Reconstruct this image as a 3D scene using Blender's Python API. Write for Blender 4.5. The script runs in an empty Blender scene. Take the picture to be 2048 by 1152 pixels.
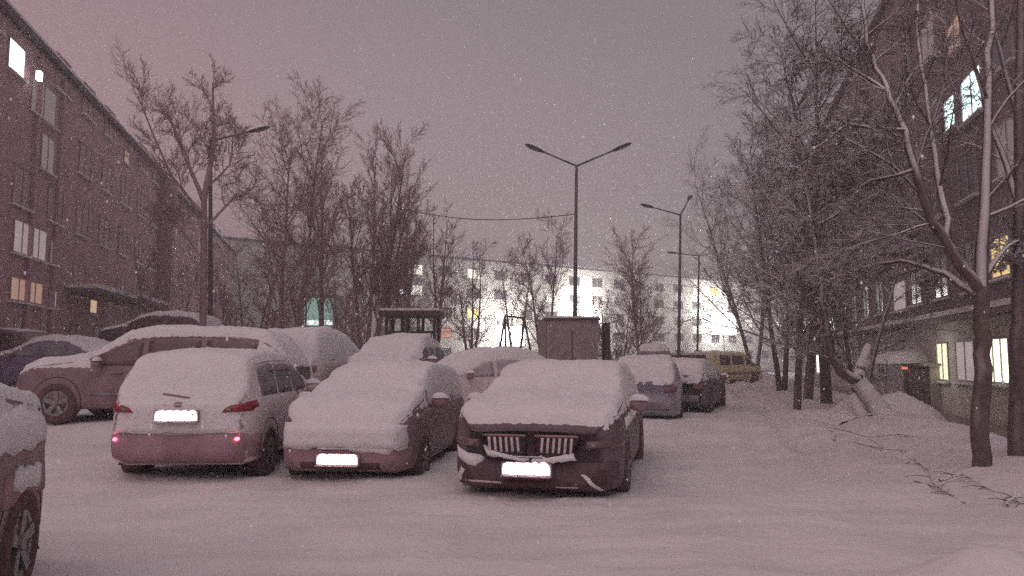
import bpy, bmesh, math, random
import numpy as np
from mathutils import Vector, Matrix
from mathutils.bvhtree import BVHTree
R = math.radians
rnd = random.Random(7)
sc = bpy.context.scene
COL = sc.collection

# ------------------------------------------------------------------ camera
CAM_H, PITCH, F = 1.5, R(5.33), 1490.0
cam = bpy.data.cameras.new('camera'); cam.sensor_width = 36; cam.lens = F/2048*36
cam.clip_start = .05; cam.clip_end = 2000
co = bpy.data.objects.new('camera', cam); COL.objects.link(co)
co.location = (0, 0, CAM_H); co.rotation_euler = (math.pi/2+PITCH, 0, 0)
sc.camera = co
# ------------------------------------------------------------------ world: low cloud lit by the town, mauve
world = bpy.data.worlds.new('World'); sc.world = world; world.use_nodes = True
wn, wl = world.node_tree.nodes, world.node_tree.links
bg = wn['Background']
sky = wn.new('ShaderNodeTexSky'); sky.sky_type = 'NISHITA'; sky.sun_disc = False
sky.sun_elevation = R(52); sky.sun_rotation = R(160)
tc = wn.new('ShaderNodeTexCoord'); sep = wn.new('ShaderNodeSeparateXYZ'); wl.new(tc.outputs['Generated'], sep.inputs[0])
rz = wn.new('ShaderNodeValToRGB'); wl.new(sep.outputs['Z'], rz.inputs[0])
SKY = [(0.0, (.460, .365, .368)), (.12, (.445, .355, .358)), (.26, (.385, .308, .315)), (.45, (.275, .230, .238)), (1.0, (.39, .318, .328))]
e = rz.color_ramp.elements
e[0].position, e[0].color = SKY[0][0], SKY[0][1]+(1,)
e[1].position, e[1].color = SKY[-1][0], SKY[-1][1]+(1,)
for p, c in SKY[1:-1]:
    k = e.new(p); k.color = c+(1,)
rx = wn.new('ShaderNodeValToRGB'); mx = wn.new('ShaderNodeMath'); mx.operation = 'MULTIPLY_ADD'
mx.inputs[1].default_value = .5; mx.inputs[2].default_value = .5
wl.new(sep.outputs['X'], mx.inputs[0]); wl.new(mx.outputs[0], rx.inputs[0])
e = rx.color_ramp.elements                                   # sky tint: pink flare veil put in at the left, greyer to the right
e[0].position, e[0].color = 0.0, (1.30, .84, .95, 1)
e[1].position, e[1].color = .80, (.74, .80, .81, 1)
k = e.new(.42); k.color = (1.0, .97, .99, 1)
ml = wn.new('ShaderNodeMix'); ml.data_type = 'RGBA'; ml.blend_type = 'MULTIPLY'; ml.inputs[0].default_value = 1
wl.new(rz.outputs[0], ml.inputs[6]); wl.new(rx.outputs[0], ml.inputs[7])
ns = wn.new('ShaderNodeMix'); ns.data_type = 'RGBA'; ns.inputs[0].default_value = .004
wl.new(ml.outputs[2], ns.inputs[6]); wl.new(sky.outputs[0], ns.inputs[7])
wl.new(ns.outputs[2], bg.inputs[0]); bg.inputs[1].default_value = 1.12
# the weak overcast key: very soft, from behind the camera and above
sl = bpy.data.lights.new('sun', 'SUN'); sl.energy = .68; sl.angle = R(70); sl.color = (1, .83, .86)
so = bpy.data.objects.new('sun', sl); COL.objects.link(so); so.rotation_euler = (R(38), 0, R(-20))
vs = sc.view_settings; vs.view_transform = 'Standard'; vs.look = 'None'; vs.exposure = 0; vs.gamma = 1
cy = sc.cycles; cy.use_denoising = False; cy.max_bounces = 4; cy.diffuse_bounces = 2; cy.glossy_bounces = 2
cy.transmission_bounces = 2; cy.volume_bounces = 0; cy.transparent_max_bounces = 4; cy.use_adaptive_sampling = True; cy.adaptive_threshold = .06; cy.adaptive_min_samples = 16
cy.sample_clamp_indirect = 1; cy.sample_clamp_direct = 14; cy.caustics_reflective = False; cy.caustics_refractive = False; cy.light_sampling_threshold = .02

# ------------------------------------------------------------------ helpers
SP, CP = math.sin(PITCH), math.cos(PITCH)
def at(px, py, Y):
    u, v = (px-1024)/F, (576-py)/F
    y, z = CP-v*SP, SP+v*CP
    return Vector((u/y*Y, Y, CAM_H+z/y*Y))
def sstep(a, b, x):
    t = np.clip((np.asarray(x, float)-a)/(b-a), 0, 1); return t*t*(3-2*t)
_mats = {}
def mat(name, col, rough=.8, var=.12, scale=6., bump=0., bscale=30., metal=0., spec=.3, col2=None):
    if name in _mats: return _mats[name]
    m = bpy.data.materials.new(name); m.use_nodes = True; _mats[name] = m
    n, l = m.node_tree.nodes, m.node_tree.links; b = n['Principled BSDF']
    b.inputs['Roughness'].default_value = rough; b.inputs['Metallic'].default_value = metal
    b.inputs['Specular IOR Level'].default_value = spec
    t = n.new('ShaderNodeTexCoord'); no = n.new('ShaderNodeTexNoise'); no.inputs['Scale'].default_value = scale
    no.inputs['Detail'].default_value = 5; l.new(t.outputs['Object'], no.inputs['Vector'])
    rp = n.new('ShaderNodeValToRGB'); rp.color_ramp.elements[0].position = .3; rp.color_ramp.elements[1].position = .7
    c2 = col2 or tuple(min(1, c*(1+var)) for c in col)
    rp.color_ramp.elements[0].color = tuple(c*(1-var) for c in col)+(1,); rp.color_ramp.elements[1].color = c2+(1,)
    l.new(no.outputs[0], rp.inputs[0]); l.new(rp.outputs[0], b.inputs['Base Color'])
    if bump:
        nb = n.new('ShaderNodeTexNoise'); nb.inputs['Scale'].default_value = bscale; nb.inputs['Detail'].default_value = 6
        l.new(t.outputs['Object'], nb.inputs['Vector'])
        bp = n.new('ShaderNodeBump'); bp.inputs['Strength'].default_value = bump; bp.inputs['Distance'].default_value = .05
        l.new(nb.outputs[0], bp.inputs['Height']); l.new(bp.outputs[0], b.inputs['Normal'])
    return m
def emit(name, col, st, var=.0, scale=4.):
    if name in _mats: return _mats[name]
    m = bpy.data.materials.new(name); m.use_nodes = True; _mats[name] = m
    n, l = m.node_tree.nodes, m.node_tree.links; b = n['Principled BSDF']
    b.inputs['Base Color'].default_value = tuple(c*.3 for c in col)+(1,); b.inputs['Roughness'].default_value = .6
    m.cycles.emission_sampling = 'NONE'; b.inputs['Emission Color'].default_value = tuple(col)+(1,); b.inputs['Emission Strength'].default_value = st
    if var:                                            # curtains hanging in a lit room: vertical folds
        t = n.new('ShaderNodeTexCoord'); w = n.new('ShaderNodeTexWave'); w.inputs['Scale'].default_value = scale
        w.bands_direction = 'DIAGONAL'; w.inputs['Distortion'].default_value = 2; l.new(t.outputs['Object'], w.inputs['Vector'])
        r = n.new('ShaderNodeMapRange'); r.inputs[3].default_value = st*(1-var); r.inputs[4].default_value = st*(1+var)
        l.new(w.outputs[0], r.inputs[0]); l.new(r.outputs[0], b.inputs['Emission Strength'])
    return m
def snowy(name, bark, lo=.25, hi=.75, amt=1.0, snowc=(.8, .78, .79), wind=(0, 0, 1)):
    """bark with snow lying on whatever faces up"""
    m = mat(name, bark, .9, .3, 9, .3, 40)
    n, l = m.node_tree.nodes, m.node_tree.links; b = n['Principled BSDF']
    src = b.inputs['Base Color'].links[0].from_socket
    g = n.new('ShaderNodeNewGeometry'); s = n.new('ShaderNodeVectorMath'); s.operation = 'DOT_PRODUCT'; s.inputs[1].default_value = wind; l.new(g.outputs['Normal'], s.inputs[0])
    r = n.new('ShaderNodeMapRange'); r.inputs[1].default_value = lo; r.inputs[2].default_value = hi; r.inputs[4].default_value = amt
    l.new(s.outputs['Value'], r.inputs[0])
    mi = n.new('ShaderNodeMix'); mi.data_type = 'RGBA'; l.new(r.outputs[0], mi.inputs[0]); l.new(src, mi.inputs[6])
    mi.inputs[7].default_value = snowc+(1,); l.new(mi.outputs[2], b.inputs['Base Color'])
    return m

ORG = {}
def link(name, me, m, parent=None, smooth=False):
    o = bpy.data.objects.new(name, me); COL.objects.link(o)
    if m: me.materials.append(m)
    if smooth: me.shade_smooth()
    if parent: o.parent = parent; ORG[o.name] = ORG.get(parent.name, Vector())
    else: ORG[o.name] = Vector()
    return o
def tag(o, label=None, cat=None, group=None, kind=None):
    if label: o['label'] = label
    if cat: o['category'] = cat
    if group: o['group'] = group
    if kind: o['kind'] = kind
    return o
def thing(name, label, cat, loc, rz=0, group=None, local=False):
    o = bpy.data.objects.new(name, None); COL.objects.link(o); o.location = loc; o.rotation_euler = (0, 0, rz)
    o.empty_display_size = .3
    ORG[o.name] = Vector() if local else Vector(loc)
    return tag(o, label, cat, group)
class MB:
    def __init__(s): s.v, s.f = [], []
    def add(s, vs, fs):
        b = len(s.v); s.v += [tuple(v) for v in vs]; s.f += [tuple(b+i for i in f) for f in fs]; return s
    def box(s, c, d, M=None):
        x, y, z = d[0]/2, d[1]/2, d[2]/2
        vs = [Vector((i*x, j*y, k*z)) for i in (-1, 1) for j in (-1, 1) for k in (-1, 1)]
        vs = [(M @ v if M else v)+Vector(c) for v in vs]
        return s.add(vs, [(0, 1, 3, 2), (4, 6, 7, 5), (0, 4, 5, 1), (2, 3, 7, 6), (0, 2, 6, 4), (1, 5, 7, 3)])
    def tube(s, pts, rads, n=6, cap=True):
        pts = [Vector(p) for p in pts]; b = len(s.v); N = len(pts)
        for i, p in enumerate(pts):
            t = (pts[min(i+1, N-1)]-pts[max(i-1, 0)]).normalized()
            a = t.cross(Vector((0, 0, 1)) if abs(t.z) < .9 else Vector((1, 0, 0))).normalized(); c = t.cross(a)
            r = rads[i] if hasattr(rads, '__len__') else rads
            for k in range(n):
                q = 2*math.pi*k/n; s.v.append(tuple(p+a*(r*math.cos(q))+c*(r*math.sin(q))))
        for i in range(N-1):
            for k in range(n):
                s.f.append((b+i*n+k, b+i*n+(k+1) % n, b+(i+1)*n+(k+1) % n, b+(i+1)*n+k))
        if cap:
            s.f.append(tuple(b+k for k in range(n))[::-1]); s.f.append(tuple(b+(N-1)*n+k for k in range(n)))
        return s
    def lathe(s, prof, n=24, M=None):                      # prof: (radius, height) about local x axis
        b = len(s.v)
        for r, h in prof:
            for k in range(n):
                q = 2*math.pi*k/n; v = Vector((h, r*math.cos(q), r*math.sin(q)))
                s.v.append(tuple(M @ v if M else v))
        for i in range(len(prof)-1):
            for k in range(n):
                s.f.append((b+i*n+k, b+i*n+(k+1) % n, b+(i+1)*n+(k+1) % n, b+(i+1)*n+k))
        return s
    def dome(s, c, r, n=12, m=6, squash=(1, 1, 1), full=False, wob=0, rg=rnd):
        b = len(s.v); lo = -math.pi/2 if full else 0
        ph = [rg.uniform(0, 6.3) for _ in range(3)]
        for i in range(m+1):
            a = lo+(math.pi/2-lo)*i/m
            for k in range(n):
                q = 2*math.pi*k/n; w = 1+wob*(math.sin(2*q+ph[0])+.6*math.sin(3*q+ph[1]+a)+.4*math.sin(5*q+ph[2]+2*a))
                s.v.append((c[0]+r*w*squash[0]*math.cos(a)*math.cos(q), c[1]+r*w*squash[1]*math.cos(a)*math.sin(q), c[2]+r*squash[2]*math.sin(a)))
        for i in range(m):
            for k in range(n):
                s.f.append((b+i*n+k, b+i*n+(k+1) % n, b+(i+1)*n+(k+1) % n, b+(i+1)*n+k))
        return s
    def build(s, name, m, parent=None, smooth=False):
        o = Vector() if parent is None else ORG.get(parent.name, Vector())
        me = bpy.data.meshes.new(name)
        vs = np.array(s.v, float)-np.array(o) if s.v else []
        me.from_pydata(vs.tolist() if len(s.v) else [], [], s.f); me.update()
        return link(name, me, m, parent, smooth)

# ------------------------------------------------------------------ materials
SNOW = mat('fresh_snow', (.80, .77, .78), .95, .03, 3, .5, 14, spec=.1)
GROUND = mat('trodden_snow', (.74, .70, .71), .95, .09, .9, .6, 9, spec=.1)
RUBBER = mat('tyre_rubber', (.13, .075, .085), .9, .3, 12)
ARCH = mat('wheel_well_dark', (.10, .055, .065), .95)
TRIM = mat('plastic_with_pink_veil', (.35, .215, .245), .85, .18, 4)  # dark plastic with the pink veiling glare mixed into its colour
GLASS = mat('dark_car_glass', (.15, .09, .10), .25, .2, 3, spec=.5)
RIM = mat('alloy_rim', (.30, .28, .28), .5, .2, 20, metal=.6)
PLATE = mat('plate_white', (.92, .92, .92), .5, .01)
REDLENS = mat('red_lamp_lens', (.30, .03, .045), .3, .2, 20, spec=.5)
CLEARLENS = mat('clear_lamp_lens', (.22, .19, .2), .25, .2, 20, spec=.6)
LENSD = mat('frosted_red_lens', (.26, .12, .135), .6, .2, 20)
REDLIT = emit('red_reflector_glow', (1, .10, .16), 7)  # bumper reflectors, not lamps; the glow is added
WHITELIT = emit('tiny_white_glint_lamp', (1, 1, 1), 5)
BARK = snowy('birch_bark_dusted_veil', (.33, .215, .235), .45, .95, .5)  # snow dusting over a bark colour lightened by painted-in veiling glare
TWIG = snowy('twigs_dusted_veil', (.40, .25, .285), .4, .95, .35)  # twig base likewise holds the pink veil; the dusting is snow
BARKS = snowy('bark_under_snow', (.14, .105, .10), .45, .85, 1.0, wind=(-.30, -.30, .90))
TWIGS = snowy('twigs_under_snow', (.135, .100, .098), .30, .75, 1.0, wind=(-.25, -.45, .86))
STEEL = mat('galvanised_steel', (.12, .11, .115), .6, .2, 8, metal=.3)
DARKSTEEL = mat('dark_metal', (.08, .065, .068), .7, .2, 8)

# ------------------------------------------------------------------ ground
WALL_P, WALL_D = Vector((14.5, 24.7)), Vector((.257, .966)).normalized()
def wall_s(x, y): return -(x-WALL_P.x)*WALL_D.y+(y-WALL_P.y)*WALL_D.x
_ph = np.random.RandomState(3).uniform(0, 6.28, (40, 3))
def wav(x, y, sc_, n0, n=6):
    s = 0
    for i in range(n):
        a = _ph[n0+i]; k = (1+.35*i)/sc_
        s = s+np.sin(x*k*math.cos(a[0])+y*k*math.sin(a[0])+a[1])*(1/(1+.4*i))
    return s/2.4
def gz(x, y):
    x, y = np.asarray(x, float), np.asarray(y, float)
    z = .045*wav(x, y, .9, 0)+.022*wav(x, y, .28, 8)+.009*wav(x, y, .09, 16)
    z = z*(1-.45*sstep(2.0, 4.0, x+.0*y))
    z = z+.30*sstep(12.9, 13.9, y+.12*(x+7))*(1-sstep(-2.6, -1.2, x))                    # terrace behind the left cars
    z = z+(.75+.12*wav(x, y, 1.6, 24))*sstep(23, 27, y)*sstep(-20, -15, x)*(1-sstep(4, 7.5, x-.0*y))*(1-sstep(48, 60, y))
    s = wall_s(x, y)
    z = z+(.20+.07*wav(x, y, .8, 20))*np.exp(-((s-3.6)/1.0)**2)*sstep(6, 9, y)*(1-sstep(60, 80, y))+(.05*np.abs(wav(x, y, .22, 28))+.02*wav(x, y, .11, 32))*np.exp(-((s-4.6)/1.3)**2)*sstep(7, 10, y)*(1-sstep(40, 60, y))
    z = z-1.25*(1-sstep(1.0, 2.6, s))
    z = z+.25*np.exp(-(((x-3.1)/.70)**2+((y-4.95)/.30)**2))*(1+.25*wav(x, y, .25, 22))                             # shovelled heap at the lower right
    for k, (c, am, fr, p) in enumerate([(5.5, .25, .35, 0), (6.05, .25, .35, .1), (6.6, .35, .3, 1.2), (7.15, .33, .3, 1.3), (5.2, .2, .4, 2.4), (7.6, .4, .2, .4)]):
        yy = c+am*np.sin(fr*x+p)-.05*x
        z = z-.026*np.exp(-((y-yy)/.12)**2)*(.6+.5*wav(x, y, 1.1, 12))*(1-sstep(3.4, 5.5, x))+.012*np.exp(-((y-yy-.2)/.09)**2)*(1-sstep(3.4, 5.5, x))
    for off, d in ((4.35, .12), (5.75, .12), (3.6, .06), (6.6, .07), (5.05, -.05), (2.9, .04)):                       # the driven lane going away
        xx = off-1.45+.266*(y-6)+.25*np.sin(y*.12)
        z = z-d*np.exp(-((x-xx)/.22)**2)*sstep(8, 11, y)
    return z
def G(x, y): return float(gz(x, y))
ys = np.concatenate([np.linspace(-4, 3, 30), 3+np.cumsum(np.geomspace(.045, 3.5, 420)*1.0)])
ys = ys[ys < 420]
t = np.linspace(-1, 1, 380); xs = 14*np.sinh(t*3.55)/math.sinh(1.5)*.55
X, Y = np.meshgrid(xs, ys); Z = gz(X, Y)
nx = len(xs); ny = len(ys)
ii = (np.arange(ny-1)[:, None]*nx+np.arange(nx-1)[None]).ravel()
me = bpy.data.meshes.new('snowy_ground')
me.from_pydata(np.stack([X.ravel(), Y.ravel(), Z.ravel()], 1).tolist(), [], np.stack([ii, ii+1, ii+nx+1, ii+nx], 1).tolist())
tag(link('snowy_ground', me, GROUND, None, True), kind='structure')

# ------------------------------------------------------------------ cars
PROF = {
 'hatch': [(0, .50), (.025, .58), (.09, .66), (.24, .74), (.40, .95), (.50, 1.0), (.70, 1.0), (.88, .94), (.945, .80), (.975, .66), (1, .58)],
 'suv':   [(0, .50), (.025, .60), (.09, .66), (.25, .72), (.38, .93), (.48, 1.0), (.72, 1.0), (.90, .96), (.95, .82), (.985, .64), (1, .60)],
 'bulky': [(0, .52), (.02, .62), (.09, .69), (.28, .75), (.43, .96), (.53, 1.0), (.72, .985), (.88, .86), (.95, .74), (1, .60)],
 'sedan': [(0, .44), (.02, .52), (.09, .62), (.28, .71), (.43, .96), (.53, 1.0), (.66, .98), (.82, .77), (.95, .73), (.98, .66), (1, .58)],
 'wagon': [(0, .46), (.02, .54), (.09, .62), (.27, .70), (.41, .95), (.52, 1.0), (.75, .99), (.90, .93), (.955, .80), (.98, .66), (1, .58)],
 'van':   [(0, .38), (.03, .50), (.10, .57), (.17, .62), (.30, .95), (.37, 1.0), (.80, 1.0), (.96, .99), (.985, .93), (1, .80)],
}
class Car:
    def __init__(s, name, label, paint, kind, L, W, H, loc, heading, belt=.64, clear=.2, wr=.32, axf=.19, axr=.80, ns=46, group='snowed in cars on the parking lot', sink=.1, snow_t=.14, cell=.038, cat='car', tumble=.22):
        s.L, s.W, s.H, s.clear, s.wr, s.cell, s.t = L, W, H, clear, wr, cell, snow_t
        s.root = thing(name, label, cat, (loc[0], loc[1], loc[2]-sink), heading, group, local=True)
        p = PROF[kind]; U = np.linspace(0, 1, 501)
        top = np.interp(U, [a for a, b in p], [b*H for a, b in p])
        k = np.exp(-(np.arange(-30, 31)/9.)**2); k /= k.sum()
        tp = np.convolve(np.pad(top, 30, mode='edge'), k, 'valid')
        hw = W/2*(1-.24*np.clip(1-U/.10, 0, 1)**2.2-.15*np.clip((U-.90)/.10, 0, 1)**2.2)
        u = np.unique(np.concatenate([np.linspace(0, .12, 10), np.linspace(.12, .86, ns-18), np.linspace(.86, 1, 10)]))
        m = MB(); rings = []
        for uu in u:
            T = np.interp(uu, U, tp); w = np.interp(uu, U, hw)
            zb = clear+.08*max(0, 1-uu/.04)+.12*max(0, (uu-.94)/.06)
            sh = min(belt*H+.02*uu, T-.035); g = T-sh
            wt = w*.95-tumble*max(g-.05, 0)*1.0-.02
            half = [(0, zb), (.8*w, zb), (.955*w, zb+.05), (.99*w, zb+.16), (w, (zb+sh)*.5), (.99*w, sh-.12), (.965*w, sh-.02), (.94*w, sh+.012),
                    (.94*w*.5+wt*.5, sh+g*.45), (wt+.02, sh+g*.80), (wt-.03, sh+g*.93), (wt*.82, T-.012), (wt*.45, T+.004), (0, T+.008)]
            yy = L/2-uu*L
            rings.append([(x, yy, z) for x, z in half]+[(-x, yy, z) for x, z in half[-2:0:-1]])
        n = len(rings[0])
        for r in rings: m.v += r
        for i in range(len(rings)-1):
            for k2 in range(n):
                m.f.append((i*n+k2, i*n+(k2+1) % n, (i+1)*n+(k2+1) % n, (i+1)*n+k2))
        m.f.append(tuple(range(n))); m.f.append(tuple((len(rings)-1)*n+k2 for k2 in range(n))[::-1])
        s.body = m.build('body', paint, s.root, True)
        s.bvh = BVHTree.FromPolygons([Vector(v) for v in m.v], m.f)
        s.top = lambda uu: float(np.interp(uu, U, tp)); s.hw = lambda uu: float(np.interp(uu, U, hw))
        s.axf, s.axr, s.belt = L/2-axf*L, L/2-axr*L, belt*H
    def hit(s, face, a, b):
        o, d = {'front': ((a, 9, b), (0, -1, 0)), 'rear': ((a, -9, b), (0, 1, 0)), 'right': ((9, a, b), (-1, 0, 0)), 'left': ((-9, a, b), (1, 0, 0)), 'top': ((a, b, 9), (0, 0, -1))}[face]
        h = s.bvh.ray_cast(Vector(o), Vector(d))
        return (h[0], h[1], Vector(d)) if h[0] is not None else None
    def patch(s, name, face, quad, m, off=.008, nu=8, nv=4, parent=None, thick=.03, wob=0, round_=0, smooth=True):
        """a piece lying on the body: a quad in the face's own plane, pressed onto the surface"""
        b = MB(); idx = {}; q = [Vector((c[0], c[1])) for c in quad]
        for j in range(nv+1):
            for i in range(nu+1):
                fu, fv = i/nu, j/nv
                if round_:
                    cu, cv = 2*fu-1, 2*fv-1
                    fu = .5+.5*cu*math.sqrt(max(0, 1-round_*cv*cv/2)); fv = .5+.5*cv*math.sqrt(max(0, 1-round_*cu*cu/2))
                p = (q[0]*(1-fu)+q[1]*fu)*(1-fv)+(q[3]*(1-fu)+q[2]*fu)*fv
                if wob and (j in (0, nv) or i in (0, nu)): p = p+Vector((rnd.uniform(-wob, wob), rnd.uniform(-wob, wob)))
                h = s.hit(face, p.x, p.y)
                if h:
                    edge = (j in (0, nv) or i in (0, nu)) and nu > 2 and nv > 2
                    o = off*(.35 if (edge and off > .02) else 1)
                    idx[i, j] = len(b.v); b.v.append(tuple(h[0]-h[2]*o))
        top = dict(idx); low = {}
        for k_, vi in top.items():
            d = {'front': (0, -1, 0), 'rear': (0, 1, 0), 'right': (-1, 0, 0), 'left': (1, 0, 0), 'top': (0, 0, -1)}[face]
            low[k_] = len(b.v); b.v.append(tuple(Vector(b.v[vi])+Vector(d)*thick))
        edges = {}
        for j in range(nv):
            for i in range(nu):
                c = [(i, j), (i+1, j), (i+1, j+1), (i, j+1)]
                if all(x in top for x in c):
                    b.f.append(tuple(top[x] for x in c)); b.f.append(tuple(low[x] for x in c)[::-1])
                    for a_, b_ in zip(c, c[1:]+c[:1]):
                        if (b_, a_) in edges: edges.pop((b_, a_))
                        else: edges[a_, b_] = 1
        for a_, b_ in edges: b.f.append((top[b_], top[a_], low[a_], low[b_]))
        if not b.f: return None
        return b.build(name, m, parent or s.root, smooth)
    def wheels(s, rim=RIM, sides=(1, -1), tyre_snow=False):
        for sd in sides:
            for ay in (s.axf, s.axr):
                uu = (s.L/2-ay)/s.L; x = s.hw(uu); r = s.wr
                b = MB(); c = len(b.v)
                N = 20; ring = []
                for k in range(N+1):
                    q = math.pi*(-.12+1.24*k/N); ring.append((ay+math.cos(q)*(r+.075), r+.03+math.sin(q)*(r+.075)))
                pts = []
                for (a, z) in ring:
                    h = s.hit('right' if sd > 0 else 'left', a, min(z, s.belt-.03)); xx = (h[0].x if h else sd*x)
                    pts.append(Vector((xx+sd*.006, a, z)))
                ctr = Vector((sd*(x-.16), ay, r+.02))
                b.add(pts+[ctr], [(k, k+1, N+1) for k in range(N)])
                pts2 = [p-Vector((sd*.05, 0, 0)) for p in pts]; b.add(pts+pts2, [(k, k+1, N+2+k, N+1+k) for k in range(N)])
                b.build('wheel_arch', ARCH, s.root)
                M = Matrix.Translation((sd*(x-.20), ay, r))
                if sd < 0: M = M @ Matrix.Rotation(math.pi, 4, 'Z')
                prof = [(r*.62, 0), (r*.93, 0), (r, .03), (r, .17), (r*.93, .215), (r*.70, .222), (r*.62, .20)]
                w = MB().lathe(prof, 28, M).build('wheel', RUBBER, s.root, True)
                rb = MB().lathe([(r*.64, .19), (r*.60, .205), (r*.52, .20), (r*.50, .14), (.001, .13)], 28, M)
                for k in range(5):
                    q = 2*math.pi*k/5+.3; RM = M @ Matrix.Rotation(q, 4, 'X')
                    rb.add([RM @ Vector(v) for v in [(.14, .05*r, -.07*r), (.205, .60*r, -.10*r), (.205, .60*r, .10*r), (.14, .05*r, .07*r), (.20, .08*r, -.09*r), (.218, .60*r, -.11*r), (.218, .60*r, .11*r), (.20, .08*r, .09*r)]],
                           [(4, 5, 6, 7), (0, 1, 5, 4), (3, 7, 6, 2), (1, 2, 6, 5)])
                rb.lathe([(r*.13, .17), (r*.13, .222), (.001, .225)], 12, M)
                rb.build('rim', rim, w)
    def snow(s, nmin=.30, t=None, y0=None, y1=None, m=SNOW, nz=.03, xlim=1.0, roundc=3.2, lip=0, seed=1, skip=None):
        """snow lying on everything of the car that faces up"""
        t = s.t if t is None else t; c = s.cell; rg = np.random.RandomState(seed)
        xs = np.arange(-s.W/2+.005, s.W/2, c); ys_ = np.arange(-s.L/2+.004 if y0 is None else y0, (s.L/2 if y1 is None else y1), c)
        nx_, ny_ = len(xs), len(ys_); Zz = np.full((ny_, nx_), np.nan)
        for j, y in enumerate(ys_):
            for i, x in enumerate(xs):
                h = s.hit('top', x, y)
                if h and h[1].z > nmin and abs(x) < s.W/2*xlim and not (skip and skip(x, y, h[0].z)): Zz[j, i] = h[0].z
        mk = ~np.isnan(Zz); D = np.zeros(mk.shape); cur = mk.copy()
        nlay = max(2, int(round(.16/c)))
        for _ in range(nlay):
            P = np.pad(cur, 1); cur = cur & P[:-2, 1:-1] & P[2:, 1:-1] & P[1:-1, :-2] & P[1:-1, 2:]
            D += cur
        Fc = np.sqrt(1-(1-D/nlay)**2)
        XX, YY = np.meshgrid(xs, ys_)
        a = rg.uniform(0, 6.28, 12)
        N_ = (np.sin(XX*3.1+a[0]+YY*1.2)+np.sin(YY*2.6+a[1]-XX)+.6*np.sin(XX*7+YY*5+a[2])+.5*np.sin(YY*9-XX*6+a[3])+.4*np.sin(XX*17+a[4])*np.sin(YY*15+a[5]))/3
        ZT = Zz+(t*(.82+.32*N_))*Fc+(rg.normal(0, .003, Zz.shape)+.007*np.sin(XX*31+a[6]+3*np.sin(YY*9))*np.sin(YY*27+a[7]))*Fc+.004-.02*(1-np.minimum(1, D))
        b = MB(); id_ = -np.ones(mk.shape, int)
        jit = rg.uniform(-.22, .22, mk.shape+(2,))*c*((D == 0)[..., None])
        for j in range(ny_):
            for i in range(nx_):
                if mk[j, i]: id_[j, i] = len(b.v); b.v.append((xs[i]+jit[j, i, 0], ys_[j]+jit[j, i, 1], float(ZT[j, i])))
        for j in range(ny_-1):
            for i in range(nx_-1):
                q = [id_[j, i], id_[j, i+1], id_[j+1, i+1], id_[j+1, i]]
                k = [x for x in q if x >= 0]
                if len(k) >= 3: b.f.append(tuple(k))
        return b.build('snow_cover', m, s.root, True)
    def side_glass(s, m, sides=(1, -1), segs=((.33, .47), (.49, .66), (.68, .84)), z0=.04, z1=.90, fr=True):
        """each side window on its own; the top edge follows the roof rail"""
        for sd in sides:
            f = 'right' if sd > 0 else 'left'
            for (a, b_) in segs:
                y0, y1 = s.L/2-a*s.L, s.L/2-b_*s.L
                ta, tb = s.top(a), s.top(b_)
                q = [(y0, s.belt+z0), (y1, s.belt+z0), (y1, s.belt+(tb-s.belt)*z1-.03), (y0, s.belt+max(.06, (ta-s.belt)*z1-.03))]
                s.patch('side_window', f, q, m, .006, 6, 4)
    def mirror(s, sd, uu=.33, m=TRIM, snowcap=True, z=None):
        y = s.L/2-uu*s.L; x = s.hw(uu); z = z or s.belt+.07
        b = MB()
        b.dome((sd*(x+.10), y, z), .12, 12, 6, (1.0, .55, .72), True)
        b.tube([(sd*(x-.07), y-.02, z-.05), (sd*(x+.05), y, z-.03)], .025, 6)
        o = b.build('wing_mirror', m, s.root, True)
        if snowcap: MB().dome((sd*(x+.10), y, z+.055), .125, 12, 4, (1.0, .62, .62), False, .05).build('snow_cap', SNOW, o, True)
    def plate(s, face, z, x=0, w=.52, h=.115, out=.05):
        hh = [s.hit(face, x+dx, z+dz) for dx in (-w/2, 0, w/2) for dz in (-h/2, h/2)]
        ysg = 1 if face == 'front' else -1
        y = max(h_[0].y*ysg for h_ in hh if h_)*ysg+ysg*out
        o = MB().box((x, y, z), (w, .02, h)).build('number_plate', PLATE, s.root)
        MB().box((x, y-ysg*.022, z), (w+.024, .03, h+.024)).build('plate_holder', TRIM, o)
        # hooded spots added only to whiten the plate; front plates have none
        yl, zl = y+ysg*.09, z+h/2+.078
        MB().box((x, y+ysg*.02, z-h/2-.014), (w+.02, .075, .012)).build('spill_stop_lip', TRIM, o)  # lip added to keep the spots' spill off the ground
        bar = MB().tube([(x-w*.42, yl, zl+.008), (x+w*.42, yl, zl+.008)], .006, 6)
        for q in (-1, 1): bar.tube([(x+q*w*.3, y-ysg*.03, zl+.008), (x+q*w*.3, yl, zl+.008)], .006, 6)
        bar.build('added_lamp_bar', SNOW, o)
        for q in (-1.4, -.7, 0, .7, 1.4):
            ld = bpy.data.lights.new('added_plate_spot', 'SPOT'); ld.energy = PLATE_W; ld.spot_size = R(62); ld.spot_blend = .5; ld.shadow_soft_size = .006
            lo = bpy.data.objects.new('added_plate_spot', ld); COL.objects.link(lo); lo.parent = s.root
            lo.location = (x+q*w/4, yl, zl-.008)
            d = Vector((x+q*w/4, y, z+.012))-Vector(lo.location); lo.rotation_euler = d.to_track_quat('-Z', 'Y').to_euler()
        return o
PLATE_W = 3.4
def heading_loc(rear=None, front=None, L=4, th=0):
    """th: degrees the far end swings to the right; returns centre of a car whose near end centre is given"""
    d = Vector((math.sin(R(th)), math.cos(R(th))))
    return Vector(rear or front)+d*(L/2), d

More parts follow.
